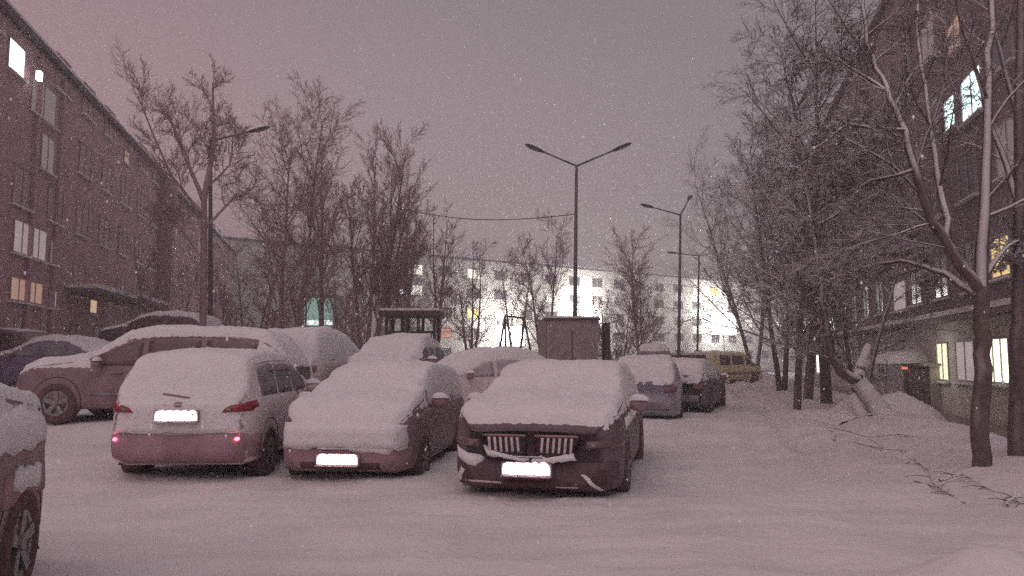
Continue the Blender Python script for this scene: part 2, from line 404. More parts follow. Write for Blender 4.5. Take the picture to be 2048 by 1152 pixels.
PEARL = mat('white_paint_frosted', (.70, .60, .62), .5, .1, 4, spec=.4)
NAVY = mat('dark_grey_paint', (.150, .105, .118), .45, .2, 4, spec=.4)
DARKVEIL = mat('dark_paint_with_pink_veil', (.25, .165, .185), .45, .2, 4, spec=.4)  # dark paint, lifted and reddened to carry the glare veil
BLUEG = mat('blue_grey_paint', (.24, .17, .27), .5, .2, 4)
FROST = mat('frosted_glass_snow', (.47, .415, .435), .9, .12, 7, .4, 20)
FROSTD = mat('half_frosted_glass', (.27, .24, .26), .8, .3, 5, .2, 20)

SUVB = mat('bumper_with_pink_veil', (.37, .23, .265), .85, .15, 4)  # dark bumper; the pink flare over it is put into the colour
# white crossover, back to us
c2, d2 = heading_loc(rear=(-4.10, 9.25), L=4.1, th=-2)
suv = Car('parked_car', 'white crossover with its back to us, two small red bumper reflectors made to glow', PEARL, 'suv', 4.1, 1.80, 1.63, (c2.x, c2.y, .02), R(2), clear=.24, wr=.34)
suv.wheels(); suv.snow(nmin=.42, t=.07, seed=3)
suv.side_glass(FROSTD, segs=((.30, .46), (.48, .66), (.68, .86)))
for s_ in (1, -1): suv.mirror(s_, .32, PEARL)
gl = suv.patch('rear_window', 'rear', [(-.62, 1.08), (.62, 1.08), (.53, 1.42), (-.53, 1.42)], FROST, .012, 12, 6)
suv.patch('rear_wiper', 'rear', [(-.22, 1.12), (.12, 1.075), (.12, 1.095), (-.22, 1.145)], TRIM, .035, 6, 1, gl)
suv.patch('brake_light_strip', 'rear', [(.02, 1.515), (.42, 1.515), (.42, 1.54), (.02, 1.54)], TRIM, .02, 6, 1)
suv.patch('tailgate_snow', 'rear', [(-.86, .66), (.86, .66), (.70, 1.06), (-.70, 1.06)], SNOW, .02, 16, 6, wob=.015)
suv.patch('rear_bumper', 'rear', [(-.89, .27), (.89, .27), (.89, .64), (-.89, .64)], SUVB, .05, 20, 4, thick=.08)
for s_ in (1, -1):
    suv.patch('rear_bumper_side', 'right' if s_ > 0 else 'left', [(-2.0, .26), (-1.62, .26), (-1.66, .62), (-2.0, .62)], SUVB, .012, 4, 4)
    suv.patch('sill_trim', 'right' if s_ > 0 else 'left', [(-.8, .25), (.85, .25), (.85, .42), (-.8, .42)], TRIM, .010, 8, 2)
for s_ in (1, -1):
    tl = suv.patch('tail_light', 'rear', [(s_*.52, .90), (s_*.86, .92), (s_*.88, 1.03), (s_*.60, .99)], REDLENS, .05, 6, 3)
    suv.patch('reversing_lamp', 'rear', [(s_*.60, .925), (s_*.66, .925), (s_*.66, .965), (s_*.60, .965)], CLEARLENS, .06, 2, 2, tl)
    suv.patch('tail_light_wrap', 'right' if s_ > 0 else 'left', [(-1.96, .93), (-1.72, .97), (-1.76, 1.05), (-1.96, 1.03)], REDLENS, .012, 4, 2)
    suv.patch('glowing_reflector', 'rear', [(s_*.70, .565), (s_*.76, .565), (s_*.76, .61), (s_*.70, .61)], REDLIT, .075, 3, 3, round_=.9)
suv.patch('badge', 'rear', [(-.05, .975), (.05, .975), (.05, 1.04), (-.05, 1.04)], TRIM, .03, 2, 2, round_=.8)
suv.patch('door_frame_edge', 'right', [(.30, 1.02), (.34, 1.02), (.10, 1.44), (.04, 1.44)], TRIM, .016, 2, 6)
suv.patch('door_frame_edge', 'right', [(-.9, 1.40), (.12, 1.40), (.10, 1.43), (-.9, 1.43)], TRIM, .016, 8, 1)
suv.plate('rear', .865, out=.055)

# small hatchback under a thick blanket, nose to us
c3, d3 = heading_loc(front=(-2.10, 9.30), L=3.9, th=7)
hat = Car('parked_car', 'small dark hatchback facing us, bonnet and windscreen under one smooth blanket of snow', DARKVEIL, 'hatch', 3.9, 1.74, 1.47, (c3.x, c3.y, 0), R(180-7), clear=.2, wr=.31, sink=.12)
hat.wheels(); hat.snow(nmin=.16, t=.115, seed=5)
hat.side_glass(FROST)
for s_ in (1, -1): hat.mirror(s_, .31)
hat.patch('front_snow_lip', 'front', [(-.80, .50), (.80, .50), (.80, .80), (-.80, .80)], SNOW, .10, 22, 6, wob=.02, thick=.12)
hat.patch('front_snow_lip', 'front', [(-.62, .445), (-.10, .46), (-.06, .55), (-.68, .55)], SNOW, .07, 8, 3, wob=.015)
bp = hat.patch('front_bumper', 'front', [(-.84, .22), (.84, .22), (.84, .52), (-.84, .52)], TRIM, .04, 20, 4, thick=.08)
hat.patch('bumper_grille', 'front', [(-.5, .26), (.5, .26), (.5, .34), (-.5, .34)], ARCH, .05, 12, 2, bp)
for s_ in (1, -1): hat.patch('fog_lamp', 'front', [(s_*.60, .30), (s_*.68, .30), (s_*.68, .37), (s_*.60, .37)], CLEARLENS, .055, 3, 3, bp, round_=.9)
hat.plate('front', .385, .0, out=.13)

# dark sedan with twin grille, nose to us
c4, d4 = heading_loc(front=(.20, 8.05), L=4.7, th=13)
sed = Car('parked_car', 'dark car with wide twin barred grille facing us, next to the driven lane', NAVY, 'bulky', 4.6, 1.90, 1.48, (c4.x, c4.y, 0), R(180-13), clear=.16, wr=.33, sink=.1)
sed.wheels(); sed.snow(nmin=.16, t=.11, seed=8, y1=2.26)
sed.side_glass(FROSTD, segs=((.33, .49), (.51, .66), (.68, .76)))
for s_ in (1, -1): sed.mirror(s_, .33)
bp = sed.patch('front_bumper', 'front', [(-.92, .17), (.92, .17), (.90, .50), (-.90, .50)], mat('dark_bumper_plastic', (.130, .082, .095), .8, .2, 4), .04, 24, 5, thick=.1)
BARS = mat('grille_bars_snowed', (.62, .55, .57), .7, .2, 9)
for s_ in (1, -1):
    g = sed.patch('kidney_grille', 'front', [(s_*.045, .48), (s_*.40, .50), (s_*.54, .78), (s_*.045, .78)], mat('grille_black', (.055, .035, .04), .6), .09, 8, 5, round_=.3, thick=.08)
    sed.patch('grille_surround', 'front', [(s_*.05, .765), (s_*.52, .765), (s_*.50, .785), (s_*.05, .785)], TRIM, .11, 8, 1, g)
    for k in range(6):
        x0 = s_*(.11+k*.062)
        sed.patch('grille_bar', 'front', [(x0, .60), (x0+s_*.026, .60), (x0+s_*.040, .755), (x0+s_*.014, .755)], BARS, .11, 1, 4, g)
    hl = sed.patch('headlight', 'front', [(s_*.56, .625), (s_*.88, .66), (s_*.90, .74), (s_*.58, .72)], GLASS, .04, 10, 3)
    sed.patch('headlight_ring', 'front', [(s_*.63, .65), (s_*.70, .65), (s_*.70, .70), (s_*.63, .70)], CLEARLENS, .055, 4, 4, hl, round_=.9)
    sed.patch('headlight_side', 'right' if s_ > 0 else 'left', [(2.20, .62), (1.92, .66), (1.94, .71), (2.20, .70)], GLASS, .01, 4, 2)
sed.patch('grille_snow', 'front', [(-.50, .53), (-.02, .475), (-.02, .53), (-.46, .60)], SNOW, .125, 10, 2, wob=.008)
sed.patch('grille_snow', 'front', [(.02, .475), (.50, .55), (.52, .66), (.02, .53)], SNOW, .125, 10, 3, wob=.008)
sed.patch('bumper_snow', 'front', [(.60, .40), (.88, .50), (.90, .62), (.52, .53)], SNOW, .055, 6, 3, wob=.012)
sed.patch('bumper_snow', 'front', [(.84, .22), (.92, .24), (.80, .45), (.66, .42)], SNOW, .055, 3, 5, wob=.008)
sed.patch('bumper_snow', 'front', [(-.70, .20), (-.76, .20), (-.58, .38), (-.53, .38)], SNOW, .055, 2, 5, wob=.006)
sed.patch('bumper_strip', 'front', [(-.5, .235), (-.26, .235), (-.26, .248), (-.5, .248)], BARS, .055, 4, 1)
sed.patch('bumper_strip', 'front', [(.32, .26), (.74, .27), (.74, .288), (.32, .278)], BARS, .055, 6, 1)
for s_ in (1, -1):
    sed.patch('air_intake', 'front', [(s_*.56, .24), (s_*.84, .22), (s_*.80, .46), (s_*.70, .46)], ARCH, .052, 5, 5, bp)
sed.patch('air_intake', 'front', [(-.40, .19), (.40, .19), (.44, .30), (-.44, .30)], ARCH, .05, 10, 2, bp)
for s_ in (1, -1):
    f_ = 'right' if s_ > 0 else 'left'
    for a_ in (-.45, .55):
        sed.patch('door_handle', f_, [(a_-.12, .80), (a_+.08, .80), (a_+.08, .83), (a_-.12, .83)], TRIM, .03, 3, 1)
    sed.patch('flank_snow', f_, [(-1.9, .86), (1.5, .80), (1.5, .90), (-1.9, .96)], SNOW, .03, 26, 3, wob=.02)
sed.plate('front', .43, .03, out=.15)

# large dark estate side-on behind the crossover
est = Car('parked_car', 'big dark estate parked side-on behind the white crossover, front wheel showing', DARKVEIL, 'wagon', 5.1, 1.9, 1.72, (-6.75, 14.85, .36), R(92), belt=.60, clear=.26, wr=.38, axf=.17, sink=.08)
est.wheels(sides=(1, -1)); est.snow(nmin=.42, t=.15, seed=11)
est.side_glass(GLASS, segs=((.31, .46), (.48, .67), (.69, .88)))
for s_ in (1, -1): est.mirror(s_, .32)
for s_ in ('left', 'right'):
    est.patch('door_moulding', s_, [(-1.1, .52), (1.1, .52), (1.1, .57), (-1.1, .57)], FROSTD, .02, 8, 1)
    est.patch('sill_trim', s_, [(-1.0, .29), (1.1, .29), (1.1, .40), (-1.0, .40)], TRIM, .012, 8, 1)
    est.patch('rear_quarter_snow', s_, [(-2.4, .95), (-1.9, 1.03), (-1.95, 1.58), (-2.35, 1.45)], SNOW, .02, 6, 6, wob=.02)
    for a_ in (-.35, .62): est.patch('door_handle', s_, [(a_-.12, .92), (a_+.1, .92), (a_+.1, .96), (a_-.12, .96)], TRIM, .03, 3, 1)
est.patch('headlight', 'front', [(.5, .82), (.86, .84), (.86, .95), (.5, .93)], CLEARLENS, .03, 6, 3)
est.patch('headlight', 'front', [(-.5, .82), (-.86, .84), (-.86, .95), (-.5, .93)], CLEARLENS, .03, 6, 3)

# corner of a car at the lower left edge
th5 = -17
d5 = Vector((math.sin(R(th5)), math.cos(R(th5)))); rt5 = Vector((d5.y, -d5.x))
w5 = Vector((-3.20, 4.95))                                    # where its right front wheel stands
c5 = w5-rt5*.88-d5*(4.4/2-.80)
crn = Car('parked_car', 'snow covered car cut off by the left picture edge, one wheel close to us', DARKVEIL, 'suv', 4.4, 1.80, 1.86, (c5.x, c5.y, 0), R(-th5), clear=.24, wr=.36, axf=.80/4.4, sink=.06)
crn.wheels(); crn.snow(nmin=.12, t=.16, seed=21); crn.side_glass(FROST)
for s_ in (1, -1):
    crn.patch('tail_light', 'rear', [(s_*.52, .72), (s_*.84, .74), (s_*.84, .86), (s_*.55, .86)], REDLENS, .03, 6, 3)
    f_ = 'right' if s_ > 0 else 'left'
    crn.patch('flank_snow', f_, [(-1.2, .98), (1.95, .96), (1.85, 1.22), (-1.2, 1.25)], SNOW, .03, 20, 4, wob=.03)
    crn.patch('arch_trim', f_, [(1.0, .64), (1.85, .64), (1.80, .84), (1.05, .84)], TRIM, .012, 8, 3)
    crn.patch('arch_snow', f_, [(1.15, .72), (1.65, .70), (1.65, .84), (1.2, .86)], SNOW, .03, 8, 2, wob=.02)
    crn.patch('headlight', 'front', [(s_*.50, .78), (s_*.82, .80), (s_*.82, .92), (s_*.55, .92)], CLEARLENS, .03, 6, 3)
crn.patch('rear_bumper', 'rear', [(-.84, .24), (.84, .24), (.84, .58), (-.84, .58)], TRIM, .03, 14, 4, thick=.06)

def far_car(label, paint, kind, L, W, H, px, Y, th, dz=0, nmin=.35, t=.15, seed=1, glass=GLASS, sidesnow=False, cell=.09, **kw):
    """th: compass heading of the nose in degrees, 0 = away from the camera, 90 = to the right"""
    x = at(px, 715, Y).x
    c = Car('parked_car', label, paint, kind, L, W, H, (x, Y, G(x, Y)+dz), R(-th), cell=cell, **kw)
    c.wheels(); c.snow(nmin=nmin, t=t, seed=seed); c.side_glass(glass)
    for s_ in (1, -1):
        c.mirror(s_, .32)
        c.patch('headlight', 'front', [(s_*.45, .50*H-.12), (s_*.8*W/2, .50*H-.10), (s_*.82*W/2, .50*H+.02), (s_*.5, .50*H)], CLEARLENS, .03, 4, 2)
        c.patch('tail_light', 'rear', [(s_*.5, .56*H-.1), (s_*.9*W/2, .56*H-.08), (s_*.9*W/2, .56*H+.05), (s_*.55, .56*H+.03)], LENSD, .03, 4, 2)
    c.patch('front_bumper', 'front', [(-.8*W/2, .24), (.8*W/2, .24), (.8*W/2, .46), (-.8*W/2, .46)], TRIM, .03, 10, 3)
    c.patch('rear_bumper', 'rear', [(-.88*W/2, .36), (.88*W/2, .36), (.88*W/2, .56), (-.88*W/2, .56)], FROSTD, .03, 10, 3)
    return c
far_car('blue grey sedan side-on, behind the big dark estate, windows nearly snowed over', BLUEG, 'sedan', 4.5, 1.75, 1.45, 120, 21.5, -82, .38, seed=31, glass=FROSTD)
far_car('car whose snowy roof just shows above the big dark estate', NAVY, 'hatch', 4.0, 1.75, 1.5, 325, 25.5, -80, .62, seed=32)
far_car('dark car at far left under the pale ground floor windows, hardly snowed on', DARKVEIL, 'hatch', 4.1, 1.75, 1.5, -15, 25.5, -84, .5, nmin=.9, t=.04, seed=33)
c_ = far_car('tall car wholly rounded over by snow, between the big estate and the playground', PEARL, 'suv', 3.9, 1.72, 1.66, 634, 18.9, 8, .12, nmin=.05, t=.26, seed=34, glass=FROST, cell=.07, tumble=.34)
c_.patch('rear_snow', 'rear', [(-.75, .6), (.75, .6), (.62, 1.55), (-.62, 1.55)], SNOW, .08, 10, 8, wob=.02)
c_ = far_car('snowed in car facing us in the second row behind the small hatchback', NAVY, 'hatch', 4.0, 1.74, 1.55, 800, 18.6, 186, .12, nmin=.10, t=.19, seed=35, glass=FROSTD)
c_.patch('front_snow', 'front', [(-.75, .5), (.75, .5), (.7, .8), (-.7, .8)], SNOW, .08, 10, 4, wob=.02)
far_car('low snow blanketed car behind, between hatchback and twin grilled car', PEARL, 'sedan', 4.5, 1.76, 1.44, 965, 17.4, 240, .26, nmin=.10, t=.22, seed=36, glass=FROST)
c_ = far_car('white hatchback with its snowed rear window to us, beyond the twin grilled car', mat('pale_paint_bluish_light', (.42, .40, .45), .5), 'suv', 4.1, 1.80, 1.60, 1296, 20.5, 14, -.05, nmin=.30, t=.12, seed=37, glass=FROST)  # white car; bluish light on its sides put into the paint
c_.patch('rear_window', 'rear', [(-.58, 1.02), (.58, 1.02), (.50, 1.36), (-.50, 1.36)], FROST, .012, 8, 4)
c_.patch('spoiler_gap', 'rear', [(-.52, 1.37), (.52, 1.37), (.50, 1.42), (-.50, 1.42)], TRIM, .03, 8, 1)
c_ = far_car('dark hatchback with snow on its glass, parked beside the white hatchback by the lane', mat('dark_paint_bluish_light', (.15, .125, .155), .5), 'hatch', 4.0, 1.76, 1.46, 1374, 22.8, 24, -.02, nmin=.12, t=.13, seed=38, glass=FROST)  # dark paint tinted to hold the bluish light falling on it
c_.patch('rear_snow', 'rear', [(-.7, .92), (.7, .92), (.6, 1.3), (-.6, 1.3)], SNOW, .05, 8, 4, wob=.02)
c_ = far_car('boxy dark offroader with a pale roof, farthest in the row by the lane', DARKVEIL, 'suv', 4.3, 1.75, 1.90, 1306, 35, 10, .12, nmin=.5, t=.12, seed=39, cell=.12)
c_.patch('rear_window', 'rear', [(-.6, 1.28), (.6, 1.28), (.55, 1.66), (-.55, 1.66)], FROSTD, .02, 6, 3)
# yellow van
YEL = mat('yellow_paint', (.80, .74, .44), .55, .1, 3)
x = at(1452, 715, 47).x
van = Car('parked_van', 'yellow van with dark side stripe standing at the end of the lane', YEL, 'van', 4.9, 1.9, 1.98, (x, 47, G(x, 47)), R(-58), belt=.58, clear=.26, wr=.34, group='vans by the lane', cell=.12, cat='van', tumble=.12, snow_t=.08)
van.wheels(); van.snow(nmin=.6, t=.07, seed=41); van.side_glass(GLASS, segs=((.20, .33), (.38, .58), (.62, .80)), z0=.05, z1=.80)
for s_ in ('left', 'right'):
    van.patch('side_stripe', s_, [(-2.2, .62), (2.0, .62), (2.0, .78), (-2.2, .78)], TRIM, .012, 12, 2)
    van.patch('sill_trim', s_, [(-1.3, .28), (1.2, .28), (1.2, .42), (-1.3, .42)], TRIM, .012, 8, 1)
for s_ in (1, -1):
    van.mirror(s_, .2)
    van.patch('headlight', 'front', [(s_*.5, .7), (s_*.84, .7), (s_*.84, .88), (s_*.5, .88)], CLEARLENS, .03, 4, 2)
    van.patch('tail_light', 'rear', [(s_*.74, .7), (s_*.86, .7), (s_*.86, 1.2), (s_*.74, 1.2)], REDLENS, .03, 2, 4)

# ------------------------------------------------------------------ trees
def rot_about(v, ax, a): return Matrix.Rotation(a, 3, ax) @ v
class Tree:
    def __init__(s, seed): s.r = random.Random(seed); s.trunk, s.crown, s.fine = MB(), MB(), []
    def path(s, p, d, L, n, wob, trop):
        pts = [Vector(p)]; d = d.normalized()
        for i in range(n):
            d = (d+Vector((s.r.gauss(0, wob), s.r.gauss(0, wob), s.r.gauss(0, wob*.7)+trop))).normalized()
            pts.append(pts[-1]+d*(L/n))
        return pts
    def limb(s, pts, r0, r1, sides, trunk):
        n = len(pts); (s.trunk if trunk else s.crown).tube(pts, [r0+(r1-r0)*i/(n-1) for i in range(n)], sides, False)
    def grow(s, pts, r0, L, lvl, P):
        """children all along a limb"""
        nch = P['n'][lvl] if lvl < len(P['n']) else 0
        if not nch: return
        n = len(pts)
        for k in range(nch):
            f = P['f0'][lvl]+(1-P['f0'][lvl])*(k+s.r.uniform(.0, .9))/nch
            i = min(int(f*(n-1)), n-2); q = f*(n-1)-i; p = pts[i].lerp(pts[i+1], q); d = (pts[i+1]-pts[i]).normalized()
            ax = d.cross(Vector((s.r.gauss(0, 1), s.r.gauss(0, 1), s.r.gauss(0, 1)))).normalized()
            dd = rot_about(d, ax, R(P['ang'][lvl]*s.r.uniform(.7, 1.3)))
            if lvl >= 1 and dd.z < -.2: dd.z *= .4
            l = L*P['len'][lvl]*s.r.uniform(.55, 1.1)*(1-P['tap'][lvl]*f)
            r = max(P['rmin'], min(r0*(1-.75*f)*.55, l*.0135))
            if lvl < 2:
                c = s.path(p, dd, l, P['seg'][lvl], P['wob'], P['trop'][lvl])
                s.limb(c, r, max(P['rmin']*.7, r*.14), 5 if lvl == 0 else 3, False)
            else:
                t = P['trop'][lvl]*2
                d2 = (dd+Vector((s.r.gauss(0, .14), s.r.gauss(0, .14), t))).normalized()
                c = [p, p+dd*(l*.5), p+dd*(l*.5)+d2*(l*.5)]
                s.fine.append((*c[0], *c[1], *c[2], P['rmin']*(1.0 if lvl == 2 else .75)))
            s.grow(c, r, l, lvl+1, P)
    def finish(s, name, label, base, bark, twig, group):
        t = thing(name, label, 'tree', tuple(base), 0, group)
        s.trunk.build('trunk', bark, t, True)
        o = np.array(base); v0 = np.array(s.crown.v, float).reshape(-1, 3); q0 = np.array([f for f in s.crown.f if len(f) == 4], int).reshape(-1, 4)
        A = np.array(s.fine, float).reshape(-1, 10)
        p0, p1, p2, r = A[:, 0:3], A[:, 3:6], A[:, 6:9], A[:, 9:10]
        dn = p2-p0; dn = dn/np.maximum(1e-6, np.linalg.norm(dn, axis=1, keepdims=True))
        e1 = np.cross(dn, np.array([.31, .17, .93])); e1 /= np.maximum(1e-6, np.linalg.norm(e1, axis=1, keepdims=True)); e2 = np.cross(dn, e1)
        ring = [e1*math.cos(k*2.0944)+e2*math.sin(k*2.0944) for k in range(3)]
        V = np.stack([p0+ring[0]*r, p0+ring[1]*r, p0+ring[2]*r, p1+ring[0]*r*.8, p1+ring[1]*r*.8, p1+ring[2]*r*.8, p2+ring[0]*r*.5, p2+ring[1]*r*.5, p2+ring[2]*r*.5], 1)
        nb = len(v0); idx = nb+np.arange(len(A))[:, None]*9
        Q = np.concatenate([idx+np.array(q) for q in ((0, 1, 4, 3), (1, 2, 5, 4), (2, 0, 3, 5), (3, 4, 7, 6), (4, 5, 8, 7), (5, 3, 6, 8))]) if len(A) else np.zeros((0, 4), int)
        v = np.concatenate([v0, V.reshape(-1, 3)])-o; q = np.concatenate([q0, Q])
        me = bpy.data.meshes.new('crown'); me.vertices.add(len(v)); me.vertices.foreach_set('co', v.astype(np.float32).ravel())
        me.loops.add(len(q)*4); me.loops.foreach_set('vertex_index', q.astype(np.int32).ravel())
        me.polygons.add(len(q)); me.polygons.foreach_set('loop_start', np.arange(0, len(q)*4, 4, dtype=np.int32))
        me.update(calc_edges=True); me.validate()
        link('crown', me, twig, t)
        return t
BIRCH = dict(n=(20, 9, 7, 3), f0=(.25, .12, .06, .06), ang=(46, 42, 36, 30), len=(.36, .50, .56, .66), tap=(.55, .4, .3, .2), seg=(6, 4, 3, 2), wob=.11, trop=(.10, .05, .02, -.03), rmin=.0068)
def P_(base=BIRCH, **k): d = dict(base); d.update(k); return d
def tree(label, px, Y, top, seed, stems=1, spread=8, P=BIRCH, bark=BARK, twig=TWIG, group='bare trees behind the cars', r=None, lean=(0, 0), dz=0, snow=False):
    x = at(px, 715, Y).x; z = G(x, Y)+dz-.1; H = (at(px, top, Y).z-z)*.92
    T = Tree(seed); base = Vector((x, Y, z))
    for k in range(stems):
        a = T.r.uniform(0, 6.28) if stems > 1 else 0; sp = R(spread)*(1 if stems > 1 else .2)
        if stems == 2: a = k*math.pi+.3
        h = H*(1 if k == 0 else T.r.uniform(.72, .97)); d = Vector((math.sin(sp)*math.cos(a)+lean[0], math.sin(sp)*math.sin(a)+lean[1], 1))
        r0 = r or (.045+.010*H)/(1 if stems == 1 else 1.35)
        pts = T.path(base+Vector((math.cos(a), math.sin(a), 0))*(.12 if stems > 1 else 0), d, h, 12, .035, .05)
        pts.insert(1, pts[0].lerp(pts[1], .15))
        T.limb(pts, r0*1.15, .012, 8, True)
        T.grow(pts, r0, h, 0, P)
    return T.finish('tree', label, base, bark, twig, group)
UP = P_(ang=(32, 32, 32, 28), len=(.42, .50, .54, .62), trop=(.11, .08, .04, .0), n=(17, 9, 8, 3))
DENSE = P_(n=(24, 10, 8, 3), len=(.52, .50, .56, .66), ang=(44, 42, 36, 30), trop=(.09, .05, .02, -.02))
LOW = P_(n=(10, 8, 7, 3), f0=(.15, .12, .06, .06), ang=(50, 44, 38, 34), len=(.48, .5, .55, .64))
# left group
T = Tree(101); Y0 = 24
def pl(ps): return [at(a, b, y) for a, b, y in ps]
b0 = at(405, 700, Y0); b0.z = G(b0.x, Y0)-.1
P1 = P_(n=(14, 8, 7, 3), f0=(.25, .1, .06, .06), ang=(48, 40, 34, 28), len=(.50, .58, .62, .7), tap=(.4, .35, .3, .2), trop=(.10, .06, .03, -.01), rmin=.0055)
def limbs(T, lst, P, twig_lvl=0):
    for pts, r0, r1, tr in lst:
        L = sum((pts[i+1]-pts[i]).length for i in range(len(pts)-1))
        # finer curve with some wobble
        fine = []
        for i in range(len(pts)-1):
            for k in range(4): fine.append(pts[i].lerp(pts[i+1], k/4)+Vector((T.r.gauss(0, .012), T.r.gauss(0, .012), T.r.gauss(0, .012)))*(0 if i+k == 0 else 1))
        fine.append(pts[-1])
        T.limb(fine, r0, r1, 8 if tr else 6, tr)
        if P: T.grow(fine, r0, L, twig_lvl, P)
limbs(T, [([b0]+pl([(407, 560, Y0), (408, 400, Y0)]), .125, .10, True)], None)
limbs(T, [(pl([(408, 400, Y0), (428, 290, Y0), (425, 165, Y0)]), .10, .02, False), (pl([(408, 405, Y0), (370, 310, 24.3), (330, 215, 24.6)]), .08, .02, False),
          (pl([(407, 430, Y0), (340, 350, 23.5), (275, 190, 23.2)]), .07, .015, False), (pl([(410, 380, Y0), (460, 330, 24.5), (470, 250, 24.8)]), .05, .015, False),
          (pl([(408, 460, Y0), (480, 380, 24.8), (560, 430, 25)]), .05, .012, False), (pl([(407, 520, Y0), (350, 440, 24.6), (330, 420, 25)]), .045, .012, False)], P1)
T.finish('tree', 'bare tree forking like a vase, in front of the long brick block at left', b0, BARK, TWIG, 'bare trees behind the cars')
tree('tall twiggy tree right of the vase shaped one, beside the single lamp arm', 575, 30, 185, 111, 2, 4, DENSE)
tree('upright tree squeezed between the tall twiggy tree and the broom shaped tree', 645, 34, 262, 112, 1, 5, UP)
tree('broom shaped tree with many straight upright stems', 735, 33, 245, 113, 5, 11, UP)
tree('broad low tree at the foot of the tall twiggy tree', 505, 34, 430, 114, 3, 12, LOW)
tree('slim tree rising behind the playground shelter roof', 795, 38, 395, 115, 3, 10, UP)
tree('low spreading tree with thick dark limbs before the lit white block, beside the shelter', 866, 36, 415, 116, 3, 14, P_(UP, n=(10, 7, 6, 3), ang=(40, 36, 34, 30)))
tree('thin tree between the shelter and the swing frame', 940, 40, 470, 117, 3, 9, LOW)
tree('forked tree with drooping crown left of the tallest lamp post', 1088, 42, 432, 118, 2, 7, P_(DENSE, n=(16, 9, 7, 3)))
tree('smaller tree standing close left of the forked drooping one', 1030, 46, 470, 119, 2, 9, LOW)
tree('round dark tree between the first two lamp posts', 1290, 47, 462, 120, 3, 9, P_(DENSE, n=(15, 9, 8, 3)))
tree('low dark bushy tree behind the metal shed', 1235, 44, 575, 121, 6, 22, LOW)
for i, (px, Y, tp, lb) in enumerate([(455, 40, 520, 'small tree low down behind the vase shaped tree'), (610, 42, 480, 'small tree in the thicket under the upright tree'),
        (690, 44, 470, 'small tree in the thicket left of the broom shaped tree'), (335, 38, 430, 'thin tree close to the corner of the long brick block'), (550, 26, 600, 'low shrubby tree just behind the big dark estate'), (720, 27, 590, 'low shrubby tree left of the playground shelter')]):
    tree(lb, px, Y, tp, 130+i, 3, 12, LOW)
# right row along the lane
RG = 'snowy trees along the right hand block'
FROSTY = P_(n=(24, 11, 9, 4), len=(.44, .50, .55, .62), tap=(.5, .4, .3, .2), trop=(.02, -.04, -.07, -.10), rmin=.0075)
tree('tall dark tree farthest along the right row, nearest the lit white block', 1508, 53, 282, 141, 2, 6, DENSE, bark=BARKS, twig=TWIGS, group=RG)
tree('tree with hazy outline just right of the farthest one in the right row', 1562, 33, 215, 142, 2, 6, FROSTY, bark=BARKS, twig=TWIGS, group=RG)
tree('tree with thin dark stem where the lane meets the snowbank', 1612, 26, 60, 143, 1, 6, FROSTY, bark=BARKS, twig=TWIGS, group=RG, lean=(.04, 0))
tree('slender tree behind the leaning snowy trunk', 1650, 23, -60, 144, 1, 6, FROSTY, bark=BARKS, twig=TWIGS, group=RG)
tree('tree in front of the dim ground floor left of the entrance', 1590, 21, 330, 145, 1, 6, FROSTY, bark=BARKS, twig=TWIGS, group=RG)
tree('small snow laden tree between leaning trunk and entrance', 1720, 21.5, 380, 146, 2, 14, P_(LOW, trop=(.02, -.05, -.1, -.12)), bark=BARKS, twig=TWIGS, group=RG, dz=-.2)
# leaning snow covered trunk, forked
T = Tree(150); Yl = 17.6
b1 = at(1768, 842, Yl); b1.z = G(b1.x, Yl)-.15
PF = P_(n=(16, 11, 10, 5), f0=(.3, .1, .06, .06), len=(.44, .5, .54, .6), trop=(.0, -.04, -.08, -.1), rmin=.0075)
limbs(T, [([b1]+pl([(1745, 800, Yl), (1712, 757, Yl-.1)]), .27, .19, True)], None)
limbs(T, [(pl([(1714, 760, Yl-.1), (1722, 725, Yl), (1737, 690, Yl+.1)]), .14, .07, True)], None)
limbs(T, [(pl([(1716, 762, Yl-.1), (1680, 742, Yl-.2), (1662, 705, Yl-.3), (1645, 600, Yl-.4), (1630, 470, Yl-.4), (1600, 330, Yl-.2)]), .14, .02, False)], PF)
b2 = at(1728, 846, Yl)
limbs(T, [([Vector((b2.x, Yl, G(b2.x, Yl)-.1))]+pl([(1716, 815, Yl), (1703, 786, Yl)]), .15, .08, True)], None)
T.finish('tree', 'leaning forked trunk plastered with snow before the entrance', b1, snowy('bark_plastered_with_snow', (.14, .10, .09), -1.0, -.35, .97), TWIGS, RG)
# big tree close on the right
T = Tree(160); Yb = 9.5
b3 = at(1963, 955, Yb); b3.z = G(b3.x, Yb)-.1
PB = P_(n=(17, 11, 10, 4), f0=(.15, .08, .05, .05), ang=(50, 44, 40, 34), len=(.42, .50, .54, .60), tap=(.40, .35, .3, .3), trop=(.0, -.04, -.07, -.1), rmin=.0042, seg=(7, 5, 3, 2))
limbs(T, [([b3]+pl([(1961, 800, Yb), (1966, 680, Yb), (1962, 575, Yb)]), .112, .088, True)], None)
PBS = P_(PB, n=(7, 6, 5, 2))
limbs(T, [(pl([(1905, 500, Yb), (1880, 380, Yb+.4), (1860, 240, Yb+.8), (1838, 100, Yb+1.1), (1830, -80, Yb+1.4)]), .05, .018, False),
          (pl([(1962, 578, Yb), (1968, 430, Yb+.1), (1975, 250, Yb+.3), (1982, 60, Yb+.5), (1986, -160, Yb+.7)]), .085, .03, False)], PBS)
